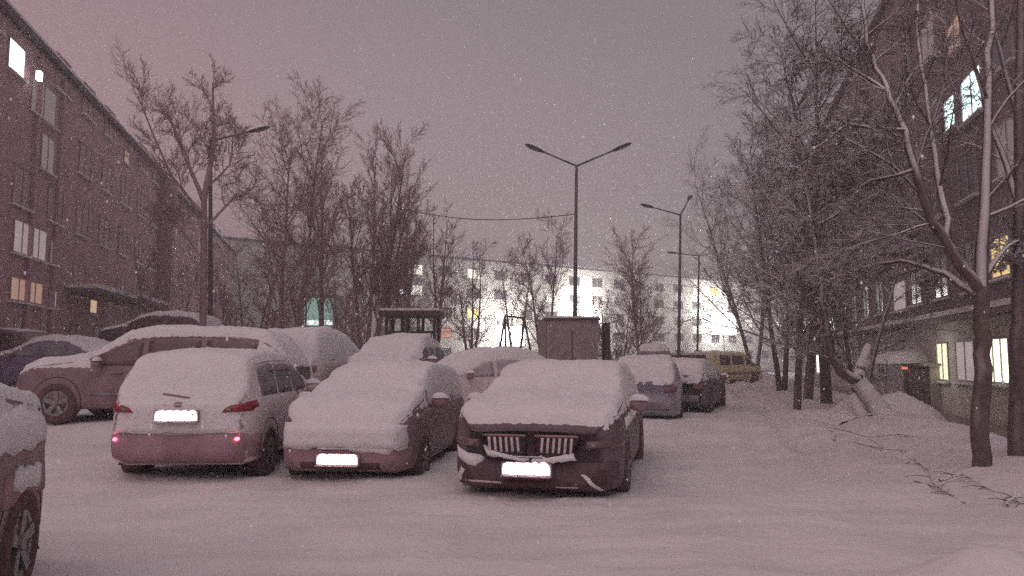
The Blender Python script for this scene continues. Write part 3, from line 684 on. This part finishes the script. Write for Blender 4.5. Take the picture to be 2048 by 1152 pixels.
limbs(T, [(pl([(1960, 585, Yb), (1915, 520, Yb-.1), (1862, 440, Yb-.2), (1828, 340, Yb-.3), (1812, 260, Yb-.2), (1770, 180, Yb), (1735, 90, Yb+.2), (1722, -60, Yb+.4)]), .075, .02, False),
          (pl([(1958, 592, Yb), (1890, 548, Yb+.3), (1820, 525, Yb+.7), (1740, 530, Yb+1.1), (1660, 560, Yb+1.5)]), .055, .012, False),
          (pl([(1965, 560, Yb), (2005, 500, Yb+.3), (2060, 460, Yb+.8)]), .045, .012, False),
          (pl([(1812, 260, Yb-.2), (1700, 250, Yb-.5), (1620, 300, Yb-.8)]), .03, .01, False),
          (pl([(1828, 340, Yb-.3), (1720, 370, Yb+.1), (1600, 450, Yb+.4)]), .03, .01, False),
          (pl([(1770, 180, Yb), (1680, 120, Yb+.3), (1590, 130, Yb+.8)]), .03, .01, False)], PB)
T.finish('tree', 'big tree near us at right, straight trunk splitting into long sweeping limbs', b3, BARKS, TWIGS, RG)
T = Tree(170); b4 = at(2042, 940, 10.1); b4.z = G(b4.x, 10.1)-.1
limbs(T, [([b4]+pl([(2040, 700, 10.1), (2046, 480, 10.1), (2040, 200, 10.2), (2050, -150, 10.4)]), .15, .06, True)], None)
limbs(T, [(pl([(2043, 420, 10.1), (1985, 260, 10.4), (1930, 60, 10.8)]), .05, .015, False), (pl([(2040, 250, 10.2), (1990, 60, 10.3), (1960, -100, 10.6)]), .04, .012, False)], PBS)
limbs(T, [
          (pl([(2044, 620, 10.1), (2090, 450, 10.5)]), .04, .012, False)], PB)
T.finish('tree', 'trunk cut by the right picture edge beside the big near tree', b4, BARKS, TWIGS, RG)
# fallen branches on the snow
def twig_on_snow(label, ps, seed):
    rg = random.Random(seed); m = MB(); pts = []
    for (a, b, h) in ps:
        u, v = (a-1024)/F, (576-b)/F; y, z = CP-v*SP, SP+v*CP; Yg = CAM_H/(-z/y); p = at(a, b, Yg)
        p.z = G(p.x, p.y)+h*.7-.005; pts.append(p)
    fine = []
    for i in range(len(pts)-1):
        for k in range(4): fine.append(pts[i].lerp(pts[i+1], k/4)+Vector((rg.gauss(0, .01), rg.gauss(0, .01), rg.gauss(0, .006))))
    fine.append(pts[-1]); m.tube(fine, [.013-.008*i/len(fine) for i in range(len(fine))], 5)
    for i in range(2, len(fine)-1):
        for _ in range(2):
            d = Vector((rg.uniform(-1, 1), rg.uniform(-1, 1), rg.uniform(-.1, .25))).normalized()*rg.uniform(.08, .3)
            m.tube([fine[i], fine[i]+d*.6, fine[i]+d+Vector((0, 0, -.03))], [.005, .004, .0025], 3)
    o = m.build('fallen_branch', snowy('fallen_branch_bark', (.13, .095, .09), .3, .8, .9)); tag(o, label, 'branch', 'fallen branches on the snow')
twig_on_snow('long fallen branch lying left of the entrance bank, below the leaning trunk', [(1668, 890, .05), (1672, 876, .12), (1740, 876, .12), (1800, 884, .08), (1832, 892, .03)], 1)
twig_on_snow('short knobbly fallen branch just below the long one', [(1705, 895, .05), (1760, 900, .05), (1812, 906, .03)], 2)
twig_on_snow('arched fallen branch left of the big near trunk', [(1806, 935, .05), (1830, 930, .1), (1862, 955, .06), (1872, 990, .03)], 3)
twig_on_snow('leafy looking fallen branch in front of the big near trunk', [(1830, 965, .04), (1880, 985, .06), (1930, 1008, .03)], 4)
twig_on_snow('bowed fallen branch nearest the right picture edge', [(1880, 972, .05), (1930, 968, .1), (1990, 998, .03)], 5)
twig_on_snow('bit of branch sticking out at the right picture edge', [(2012, 1020, .05), (2030, 1012, .08), (2048, 1018, .03)], 6)

# ------------------------------------------------------------------ street lamps
def street_lamp(label, px, Y, top, arms, group='unlit street lamps'):
    p = at(px, 715, Y); z0 = G(p.x, Y)-.1; tp = at(px+3, top, Y)
    t = thing('street_lamp', label, 'street lamp', (p.x, Y, z0), 0, group)
    MB().tube([(p.x, Y, z0), (p.x, Y, z0+2), (tp.x, Y, tp.z)], [.10, .085, .055], 10).build('pole', STEEL, t, True)
    for (ax, ay, aY) in arms:
        e_ = at(ax, ay, aY); d = (e_-tp).normalized()
        a = MB().tube([tp, e_-d*.35], [.04, .03], 8).build('arm', STEEL, t, True)
        h = MB(); q = d.to_track_quat('X', 'Z').to_matrix()
        c = e_-d*.05
        prof = [(-.42, .05, .035), (-.25, .13, .06), (.1, .15, .07), (.3, .11, .05), (.38, .03, .02)]
        vs_, n = [], 8
        for (xx, w, hh) in prof:
            for k in range(n):
                g = 2*math.pi*k/n; vs_.append(c+q @ Vector((xx, w*math.cos(g), hh*math.sin(g))))
        fs = [(i*n+k, i*n+(k+1) % n, (i+1)*n+(k+1) % n, (i+1)*n+k) for i in range(len(prof)-1) for k in range(n)]
        h.add(vs_, fs); hd = h.build('lamp_head', DARKSTEEL, t, True)
        MB().box(c+q @ Vector((.02, 0, -.062)), (.3, .17, .02), q).build('lamp_glass', CLEARLENS, hd)
    return t
street_lamp('tallest street lamp with two arms spread in a wide V, behind the metal shed', 1150, 28, 332, [(1066, 295, 27.6), (1246, 293, 27.6)])
street_lamp('second street lamp down the lane, one arm level and one short arm up', 1358, 38, 430, [(1292, 411, 37), (1380, 394, 40.5)])
street_lamp('third and smallest street lamp, just right of the second', 1395, 53, 512, [(1342, 505, 51.5), (1418, 495, 56)])
street_lamp('street lamp hidden in the vase shaped tree with one arm sticking out', 418, 26, 282, [(522, 258, 26.4)])
cb = MB()
a_, b_ = at(1152, 428, 28), at(800, 418, 33)
cb.tube([a_.lerp(b_, k/12)-Vector((0, 0, .35*math.sin(math.pi*k/12))) for k in range(13)], .018, 5)
tag(cb.build('overhead_cable', DARKSTEEL), 'thin overhead cable running left from the tallest street lamp', 'cable')

# ------------------------------------------------------------------ shed, playground
BROWN = mat('brown_sheet_metal', (.37, .29, .295), .75, .15, 3, .15, 8)
x0, x1 = at(1094, 715, 24).x, at(1197, 715, 24).x; x2 = at(1214, 715, 24.8).x
zt = at(1100, 640, 24).z; z0 = -.1
shed = thing('metal_shed', 'brown sheet metal shed behind the twin grilled car', 'shed', ((x0+x1)/2, 25, z0))
w_, h_ = x1-x0, zt-z0
MB().box(((x0+x1)/2, 25.0, z0+h_/2), (w_, 2.0, h_)).build('wall', BROWN, shed)
dr = MB().box(((x0+x1)/2-.02, 23.985, z0+h_*.46), (w_*.86, .03, h_*.84)).build('door', mat('brown_door_metal', (.33, .26, .265), .7, .2, 5), shed)
MB().box(((x0+x1)/2-.02, 23.965, z0+h_*.46), (.03, .015, h_*.84)).build('door_seam', DARKSTEEL, dr)
MB().tube([((x0+x1)/2+.12, 23.955, 1.0), ((x0+x1)/2+.12, 23.955, 1.2)], .02, 6).build('handle', STEEL, dr)
rf = MB().box(((x0+x1)/2, 25, zt+.03), (w_+.16, 2.16, .06)).build('roof', DARKSTEEL, shed)
MB().box(((x0+x1)/2, 25, zt+.09), (w_+.10, 2.1, .06)).build('snow_cover', SNOW, rf)
post = MB().box((x0-.14, 24.2, (zt+z0)/2), (.26, .3, zt-z0)).build('side_post', mat('pale_post', (.30, .25, .26), .8), shed)
MB().box((x2-.05, 24.6, (zt-.05+z0)/2), (.16, .9, zt-.1-z0)).build('side_panel', DARKSTEEL, shed)

WOOD = mat('dark_stained_wood', (.10, .055, .055), .85, .3, 8)
gx0, gx1, gY = at(772, 715, 30).x, at(868, 715, 30).x, 30.0
gz0, gt = G((gx0+gx1)/2, 30)-.1, at(820, 622, 30).z
sh = thing('playground_shelter', 'open dark wooden shelter in the playground behind the second row', 'shelter', ((gx0+gx1)/2, gY+.8, gz0))
for i in range(4):
    for dy in (0, 1.6):
        xx = gx0+(gx1-gx0)*i/3; MB().box((xx, gY+dy, (gz0+gt-.2)/2), (.11, .11, gt-.2-gz0)).build('post', WOOD, sh)
MB().box(((gx0+gx1)/2, gY, gt-.85), (gx1-gx0-.12, .06, .10)).build('rail', WOOD, sh)
for k in range(9): 
    xx = gx0+(gx1-gx0)*(k+.5)/9
    MB().box((xx, gY+.05, gt-1.4), (.05, .035, 1.0)).build('slat', WOOD, sh)
rf = MB().box(((gx0+gx1)/2, gY+.8, gt-.1), (gx1-gx0+.5, 2.3, .2)).build('roof', WOOD, sh)
MB().box(((gx0+gx1)/2, gY+.8, gt+.05), (gx1-gx0+.44, 2.24, .1)).build('snow_cover', SNOW, rf)

sw = thing('swing_frame', 'steel A-frame swing standing against the glare in the playground', 'swing', (at(1030, 715, 30).x, 30, .7))
st = at(1010, 632, 29.7); en = at(1048, 636, 31)
MB().tube([st, en], .04, 8).build('top_bar', STEEL, sw, True)
for (a, b) in ((st, at(990, 700, 29.4)), (st, at(1012, 700, 30.6)), (en, at(1036, 700, 30.4)), (en, at(1072, 700, 31.4))):
    MB().tube([a, Vector((b.x, b.y, G(b.x, b.y)-.1))], .045, 8).build('leg', STEEL, sw, True)
for f_ in (.4, .62):
    p = st.lerp(en, f_); MB().tube([p, p-Vector((.05, 0, 1.75))], .015, 5).build('chain', DARKSTEEL, sw)

# dark container by the parking row, snow pile at the lane end
cx0, cx1 = at(1338, 715, 44).x, at(1412, 715, 44).x
ct = thing('garage_box', 'low maroon box garage between the offroader and the yellow van', 'garage', ((cx0+cx1)/2, 44, -.1))
MB().box(((cx0+cx1)/2, 45, .78), (cx1-cx0, 2.0, 1.76)).build('wall', mat('maroon_metal', (.14, .075, .085), .8, .2, 4), ct)
MB().box(((cx0+cx1)/2, 43.98, .7), ((cx1-cx0)*.8, .03, 1.4)).build('door', mat('maroon_door', (.12, .065, .075), .8, .2, 4), ct)
MB().box(((cx0+cx1)/2, 45, 1.72), (cx1-cx0+.1, 2.1, .12)).build('snow_cover', SNOW, ct)
def heap(label, px, Y, r, sq, seed):
    x = at(px, 715, Y).x; m = MB(); N = 34
    for j in range(N+1):
        for i in range(N+1):
            u, v = i/N*2-1, j/N*2-1; d = math.hypot(u, v)
            X_, Y_ = x+u*r*sq[0], Y+v*r*sq[1]
            n_ = .30*math.sin(3.1*u+seed*2+v)+.25*math.sin(4.3*v-seed+2*u)+.18*math.sin(9*u+7*v+seed)
            h_ = max(0, 1-d*(1+.35*n_))**.8*r*sq[2]*(1+.35*n_)
            m.v.append((X_, Y_, G(X_, Y_)-.06+h_+(.02*math.sin(31*u+seed)*math.sin(27*v) if h_ > 0 else -.05)))
    m.f = [(j*(N+1)+i, j*(N+1)+i+1, (j+1)*(N+1)+i+1, (j+1)*(N+1)+i) for j in range(N) for i in range(N)]
    tag(m.build('snow_heap', SNOW, None, True), label, 'snow heap', 'shovelled snow heaps')
heap('shovelled snow heap where the lane ends, right of the yellow van', 1545, 36, .95, (1.2, 1, .55), 1)
heap('snow heap at the foot of the leaning trunk', 1800, 18.5, .8, (1.5, 1, .8), 2)
heap('snow heap on the bank left of the leaning trunk', 1690, 18.5, 1.0, (1.6, 1, .45), 3)

# ------------------------------------------------------------------ buildings
LITCYAN = emit('lit_cyan_white_room', (.74, 1, .98), 2.6); LITWHITE = emit('lit_white_room', (1, 1, 1), 3.5)
LITWARM = emit('lit_curtained_amber', (1, .72, .34), .9, .6, 6); LITCREAM = emit('lit_cream_room', (.92, .95, .62), 1.25, .25, 3)
DIMPALE = emit('dim_curtained_pale', (.95, .78, .80), .32, .35, 7); DIMWARM = emit('dim_curtained_peach', (1, .60, .46), .36, .3, 7)
DIMPINK = emit('dim_magenta_room', (.9, .12, .6), .35); DIMORANGE = emit('lit_doorway_peach', (1, .68, .42), .65, .1)
WIN = mat('dark_window_glass', (.10, .075, .085), .2, .2, 2, spec=.5); CURT = emit('faintly_lit_curtain', (.85, .7, .72), .16, .4, 8)
FRAME = mat('window_frame_paint', (.42, .36, .37), .7)
class Block:
    def __init__(s, name, label, P, D, side, t0, t1, z0, z1, depth, wall, group, roofsnow=True, plinth=None):
        s.P, s.D = Vector((P[0], P[1], 0)), Vector((D[0], D[1], 0)).normalized()
        s.N = Vector((-s.D.y, s.D.x, 0))*side                  # outward
        c = s.P+s.D*(t0+t1)/2
        s.root = thing(name, label, 'building', (c.x, c.y, z0), 0, group)
        s.M = Matrix((s.D, s.N, Vector((0, 0, 1)))).transposed()
        s.box(t0, t1, -depth, 0, z0, z1, 'wall', wall)
        r = s.box(t0-.15, t1+.15, -depth-.2, .25, z1, z1+.25, 'roof', mat('roof_edge_felt', (.10, .075, .08), .9))
        if roofsnow: s.box(t0-.1, t1+.1, -depth-.15, .2, z1+.25, z1+.42, 'snow_cover', SNOW, r)
    def pt(s, t, n, z): return s.P+s.D*t+s.N*n+Vector((0, 0, z))
    def mb(s, t0, t1, n0, n1, z0, z1, m=None):
        return (m or MB()).box(s.pt((t0+t1)/2, (n0+n1)/2, (z0+z1)/2), (t1-t0, n1-n0, z1-z0), s.M)
    def box(s, t0, t1, n0, n1, z0, z1, name, m, parent=None): return s.mb(t0, t1, n0, n1, z0, z1).build(name, m, parent or s.root)
    def hit(s, px, py, n=0):
        o = Vector((0, 0, CAM_H)); d = at(px, py, 1.0)-o
        p0 = s.P+s.N*n; k = (p0-o).dot(s.N)/d.dot(s.N); q = o+d*k
        return (q-s.P).dot(s.D), q.z
    def window(s, t0, t1, z0, z1, pane, sill=True, mull=1):
        t0, t1 = min(t0, t1), max(t0, t1); f = .06
        m = MB()
        for a in ((t0, t1, z0, z0+f), (t0, t1, z1-f, z1), (t0, t0+f, z0+f, z1-f), (t1-f, t1, z0+f, z1-f)): s.mb(a[0], a[1], -.02, .05, a[2], a[3], m)
        for k in range(mull):
            tm = t0+(t1-t0)*(k+1)/(mull+1); s.mb(tm-.03, tm+.03, -.02, .045, z0+f, z1-f, m)
        w = m.build('window', FRAME, s.root)
        s.box(t0+f*.5, t1-f*.5, .002, .02, z0+f*.5, z1-f*.5, 'pane', pane, w)
        if sill: s.box(t0-.08, t1+.08, .0, .16, z0-.07, z0-.002, 'sill', SNOW, w)
        return w
    def pxwin(s, x0, x1, y0, y1, pane, **k):
        xm = (x0+x1)/2; ym = (y0+y1)/2; ta, tb = s.hit(x0, ym)[0], s.hit(x1, ym)[0]
        za, zb = s.hit(xm, y1)[1], s.hit(xm, y0)[1]; s.taken.append((min(ta, tb), max(ta, tb), za, zb)); return s.window(ta, tb, za, zb, pane, **k)
    def free(s, t0, t1, z0, z1): return all(t1 < a-.25 or t0 > b+.25 or z1 < c-.2 or z0 > d+.2 for a, b, c, d in s.taken)

BRICK = mat('maroon_brick_with_veil', (.50, .32, .345), .9, .12, 1.5, .2, 12)  # maroon brick, made paler and pinker by the veil painted in
PANEL = mat('grey_render_panel', (.27, .225, .205), .9, .15, 1.2, .2, 12)
WHITEP = mat('white_panel_wall', (.66, .65, .60), .9, .06, .5)
# left block
Pn, Pf = Vector((-18.5, 28.0)), Vector((-23.7, 50.0))
FRAME0 = FRAME; FRAME = mat('reddish_window_frame', (.48, .31, .335), .8); WIN0 = WIN; WIN = mat('dull_window_glass', (.40, .255, .275), .4, .15, 2)
lb = Block('apartment_block', 'long maroon brick apartment block on the left with one blazing white window', Pn, Pf-Pn, -1, -16, 22.2, -.3, 13.5, 12, BRICK, 'apartment blocks round the lot')
lb.taken = []
lb.pxwin(14, 49, 84, 150, LITWHITE, mull=0)
lb.pxwin(60, 112, 165, 240, CURT); 
lb.pxwin(24, 92, 448, 515, DIMPALE, mull=3); lb.pxwin(98, 113, 480, 530, CURT, mull=0)
lb.pxwin(18, 84, 558, 606, DIMWARM, mull=3); lb.pxwin(96, 112, 580, 616, DIMPALE, mull=0)
lb.pxwin(247, 258, 300, 330, DIMWARM, mull=0); lb.pxwin(80, 108, 270, 345, CURT)
lb.pxwin(178, 193, 598, 628, DIMORANGE, mull=0)
tb_, zb_ = lb.hit(80, 152, .5)
blb = lb.box(tb_-.12, tb_+.12, .40, .55, zb_-.17, zb_+.17, 'balcony_lamp', emit('balcony_lamp_glass', (.9, .95, 1), 4))
for (pa, pb, py) in ((125, 215, 588), (225, 285, 604)):
    ta, tb2 = lb.hit(pa, 650)[0], lb.hit(pb, 650)[0]; zc = lb.hit((pa+pb)/2, py)[1]
    cn = lb.box(min(ta, tb2), max(ta, tb2), .001, 1.4, zc-.12, zc+.06, 'canopy', mat('canopy_slab', (.2, .13, .14), .9))
    lb.box(min(ta, tb2)+.03, max(ta, tb2)-.03, .02, 1.38, zc+.06, zc+.26, 'snow_cover', SNOW, cn)
for fl in range(5):
    z = 1.5+fl*2.8
    for k in range(11):
        t = -15+k*3.4
        if lb.free(t, t+1.7, z, z+1.5): lb.window(t, t+1.7, z, z+1.5, WIN)
# loggia columns of the near stair bay
for px in (62, 112):
    t_ = lb.hit(px, 400)[0]; lb.box(t_-.12, t_+.12, .0, .14, .2, 13.3, 'loggia_pier', mat('loggia_pier_render', (.49, .315, .34), .9))
tp_ = lb.hit(303, 500)[0]
lb.box(21.2, 22.2, .001, .9, -.2, 13.4, 'stair_tower', mat('dark_stair_brick', (.38, .23, .25), .9, .15, 2))
lb2 = Block('apartment_block', 'dim second brick block continuing behind the vase shaped tree', Pn, Pf-Pn, -1, 23.2, 62, -.3, 13.3, 12, BRICK, 'apartment blocks round the lot')
lb2.taken = []
lb2.pxwin(345, 353, 440, 470, DIMPALE, mull=0)
for fl in range(5):
    for k in range(10):
        t = 24.5+k*3.6
        if lb2.free(t, t+1.7, 1.5+fl*2.8, 3.0+fl*2.8): lb2.window(t, t+1.7, 1.5+fl*2.8, 3.0+fl*2.8, CURT if (k+fl*3) % 6 == 0 else WIN)
FRAME, WIN = FRAME0, WIN0
# right block
rb = Block('apartment_block', 'grey apartment block on the right with cream lit ground floor windows and entrance', WALL_P, WALL_D, 1, -14, 46, -1.6, 16.5, 12, PANEL, 'apartment blocks round the lot')
rb.taken = []
rb.pxwin(1890, 1913, 192, 262, LITCYAN, mull=0); rb.pxwin(1924, 1967, 140, 236, LITCYAN)
rb.pxwin(1984, 2024, 470, 556, LITWARM); rb.pxwin(1788, 1814, 562, 622, DIMPALE, mull=0)
rb.pxwin(1896, 1924, 35, 108, DIMWARM); rb.pxwin(1794, 1808, 474, 500, DIMPINK, mull=0)
rb.pxwin(1876, 1899, 684, 762, LITCREAM, mull=1); rb.pxwin(1914, 1952, 680, 764, DIMPALE, mull=1); rb.pxwin(1974, 2022, 674, 768, emit('lit_bright_cream_room', (.95, 1, .70), 2.2, .2, 2), mull=2)
rb.pxwin(1660, 1671, 626, 662, LITCYAN, mull=0); rb.pxwin(1634, 1642, 708, 746, LITWHITE, mull=0)
for fl in range(5):
    for k in range(18):
        t = -13+k*3.2; z = [.75, 3.5, 6.3, 9.1, 11.9][fl]
        if rb.free(t, t+1.6, z, z+1.45) and not (fl == 0 and 2.6 < t < 7): rb.window(t, t+1.6, z, z+1.45, CURT if (k*5+fl*3) % 8 == 0 else WIN)
tl_, zl_ = rb.hit(1900, 632, .5)
lg = rb.box(-14, 46, .001, .5, zl_-.10, zl_+.04, 'ledge', mat('concrete_ledge', (.25, .22, .21), .9))
rb.box(-14, 46, .02, .52, zl_+.04, zl_+.20, 'snow_cover', SNOW, lg)
rb.box(-14, 46, .003, .008, -.35, zl_-.11, 'ground_floor_lit_tone', mat('render_with_lamplight', (.56, .52, .485), .9, .12, 1.2, .2, 12))  # paler sheet: window and entrance light put into the wall colour
rb.box(-14, 46, .002, .12, -1.6, -.35, 'plinth', mat('plinth_render', (.38, .32, .29), .95, .2, 2))
PN = .32
t0_, z0_ = rb.hit(1810, 800, PN); t1_, z1_ = rb.hit(1858, 738, PN)
ta, tb2 = min(t0_, t1_), max(t0_, t1_)
PR = mat('porch_render', (.36, .30, .27), .9)
rb.box(ta-.14, ta-.02, .003, PN, -1.5, z1_+.10, 'porch_side', PR); rb.box(tb2+.02, tb2+.12, .003, PN, -1.5, z1_+.10, 'porch_side', PR)
dr = rb.box(ta, tb2, PN-.14, PN-.08, -1.4, z1_, 'door', mat('dark_steel_door', (.10, .055, .06), .6, .2, 5))
MB().tube([rb.pt(ta+.25, PN-.03, -.2), rb.pt(ta+.25, PN-.03, .05)], .02, 6).build('handle', STEEL, dr)
cn = rb.box(ta-.35, tb2+.2, .003, PN+.25, z1_+.10, z1_+.20, 'porch_roof', mat('concrete_ledge', (.25, .22, .21), .9))
c = rb.pt((ta+tb2)/2, .42, z1_+.18); MB().dome(c, 1.0, 20, 7, ((tb2-ta)*.40+.25, .62, .50), False, .03).build('snow_cover', SNOW, cn, True)
rb.box(tb2-.75, tb2-.15, PN+.02, PN+.10, z1_-.06, z1_+.04, 'porch_lamp', emit('red_porch_lamp', (1, .28, .22), .9))
ll = bpy.data.lights.new('added_window_fill', 'POINT'); ll.energy = 22; ll.color = (1, .93, .86); ll.shadow_soft_size = .15  # added point lamp, standing in for light from the lit windows
lo = bpy.data.objects.new('added_window_fill', ll); COL.objects.link(lo); lo.location = rb.pt(ta-1.2, 1.2, z1_+.5)
# far lit block
A, B = Vector((-14.5, 97)), Vector((52, 142))
fb = Block('apartment_block', 'floodlit white apartment block far beyond the playground', A, B-A, -1, -22, (B-A).length+4, -.5, 15.0, 12, WHITEP, 'apartment blocks round the lot')
fb.taken = []
rg = random.Random(5); nwin = 0
LITW2 = emit('lit_white_curtain', (1, .97, .82), 2.2); LITO = emit('lit_orange_curtain', (1, .45, .28), .7); LITY = emit('lit_yellow_bulb', (1, .8, .3), 2.5)
FW = mat('grey_far_window', (.06, .06, .065), .3, .3, 2)
for fl in range(5):
    for k in range(20):
        t = -8+k*4.5; z = 1.4+fl*2.75; r_ = rg.random()
        if k == 0: continue
        pane = LITW2 if r_ < .13 else LITO if r_ < .14 else LITY if r_ < .155 else FW
        fb.window(t, t+2.1, z, z+1.4, pane, sill=False, mull=1)
# floodlights that light it
def flood(label, px, py, Y, W, size, hp=0, pw=None):
    p = at(px, py, Y); z0 = G(p.x, Y)-.1
    t = thing('floodlight', label, 'floodlight', (p.x, Y, z0), 0, 'lit floodlights before the white block')
    MB().tube([(p.x, Y+.3, z0), (p.x, Y+.3, p.z)], .09, 8).build('pole', STEEL, t)
    MB().box((p.x, Y+.16, p.z), (size*1.04, .06, size*.84)).build('housing', DARKSTEEL, t)
    MB().box((p.x, Y+.10, p.z), (size, .06, size*.8)).build('lamp_glass', emit('floodlight_glass_bloom', (1, 1, .98), 40), t)  # glass oversized so its glow takes in the bloom around the lamp
    ld = bpy.data.lights.new('floodlight_beam', 'POINT'); ld.energy = W; ld.color = (1, .98, .93); ld.shadow_soft_size = .4
    lo = bpy.data.objects.new('floodlight_beam', ld); COL.objects.link(lo); lo.location = (p.x, Y+.6, p.z+size*.42+.5)
    return t
FL = 5200
flood('blazing floodlight right of the third street lamp, low before the white block', 1448, 650, 128, FL*2.4, 4.2)
flood('blazing floodlight showing just above the metal shed roof', 1186, 630, 111, FL*1.2, 2.6)
flood('blazing floodlight low behind the swing frame', 1024, 672, 102, FL*.9, 3.4)
# globe lamps left of the shelter
for (px, py, lb_) in ((777, 579, 'left one of two round globe lamps glowing above the playground shelter'), (803, 583, 'right one of two round globe lamps glowing above the playground shelter')):
    p = at(px, py, 62); t = thing('globe_lamp', lb_, 'street lamp', (p.x, 62, 0), 0, 'glowing globe lamps')
    MB().tube([(p.x, 62, -.2), (p.x, 62, p.z)], .05, 6).build('pole', STEEL, t)
    MB().dome(p, .2, 10, 8, (1, 1, 1), True).build('globe', emit('globe_glow', (1, .97, 1), 5), t, True)
# green lit kiosk
kx0, kx1 = at(606, 715, 55).x, at(664, 715, 55).x; kz0, kz1 = at(640, 652, 55).z, at(640, 596, 55).z
kk = thing('kiosk', 'small kiosk with a green glowing front seen through the thicket', 'kiosk', ((kx0+kx1)/2, 56, .2))
MB().box(((kx0+kx1)/2, 56.2, kz1/2), (kx1-kx0+.5, 2.2, kz1+.5)).build('wall', mat('kiosk_wall', (.25, .28, .26), .9), kk)
MB().box(((kx0+kx1)/2, 55.06, (kz0+kz1)/2), (kx1-kx0, .05, kz1-kz0)).build('lit_front', emit('green_shop_glow', (.50, .85, .72), .42, .25, 2), kk)
MB().box(((kx0+kx1)/2, 55.02, kz0+.25), (kx1-kx0, .04, .35)).build('counter_light', emit('white_counter_glow', (.9, 1, 1), 1.5), kk)
MB().box(((kx0+kx1)/2, 56.1, kz1+.40), (kx1-kx0+.8, 2.6, .3)).build('snow_cover', SNOW, kk)

# ------------------------------------------------------------------ falling snow and haze
rg = random.Random(9); fl_ = MB()
for _ in range(1500):
    y = rg.uniform(1.5, 14); p = Vector((rg.uniform(-.72, .72)*y, y, rg.uniform(.1, 1.5+.55*y))); r = rg.uniform(.0018, .0045) if y < 5 or rg.random() < .8 else rg.uniform(.0045, .0065)
    vs_ = [p+Vector(v)*r for v in ((1, 0, 0), (-1, 0, 0), (0, 1, 0), (0, -1, 0), (0, 0, 1.5), (0, 0, -1.5))]
    fl_.add(vs_, [(0, 2, 4), (2, 1, 4), (1, 3, 4), (3, 0, 4), (2, 0, 5), (1, 2, 5), (3, 1, 5), (0, 3, 5)])
tag(fl_.build('falling_snow', mat('snowflake', (.9, .9, .9), .9, .01)), kind='stuff')
hm = bpy.data.materials.new('snowfall_haze'); hm.use_nodes = True
n, l = hm.node_tree.nodes, hm.node_tree.links
n.remove(n['Principled BSDF']); pv = n.new('ShaderNodeVolumePrincipled')
pv.inputs['Color'].default_value = (.97, .91, .94, 1); pv.inputs['Density'].default_value = .0082; pv.inputs['Anisotropy'].default_value = .3
l.new(pv.outputs[0], n['Material Output'].inputs['Volume'])
hz = MB().box((10, 75, 9.9), (330, 180, 24.6)).build('haze', hm); tag(hz, kind='stuff')
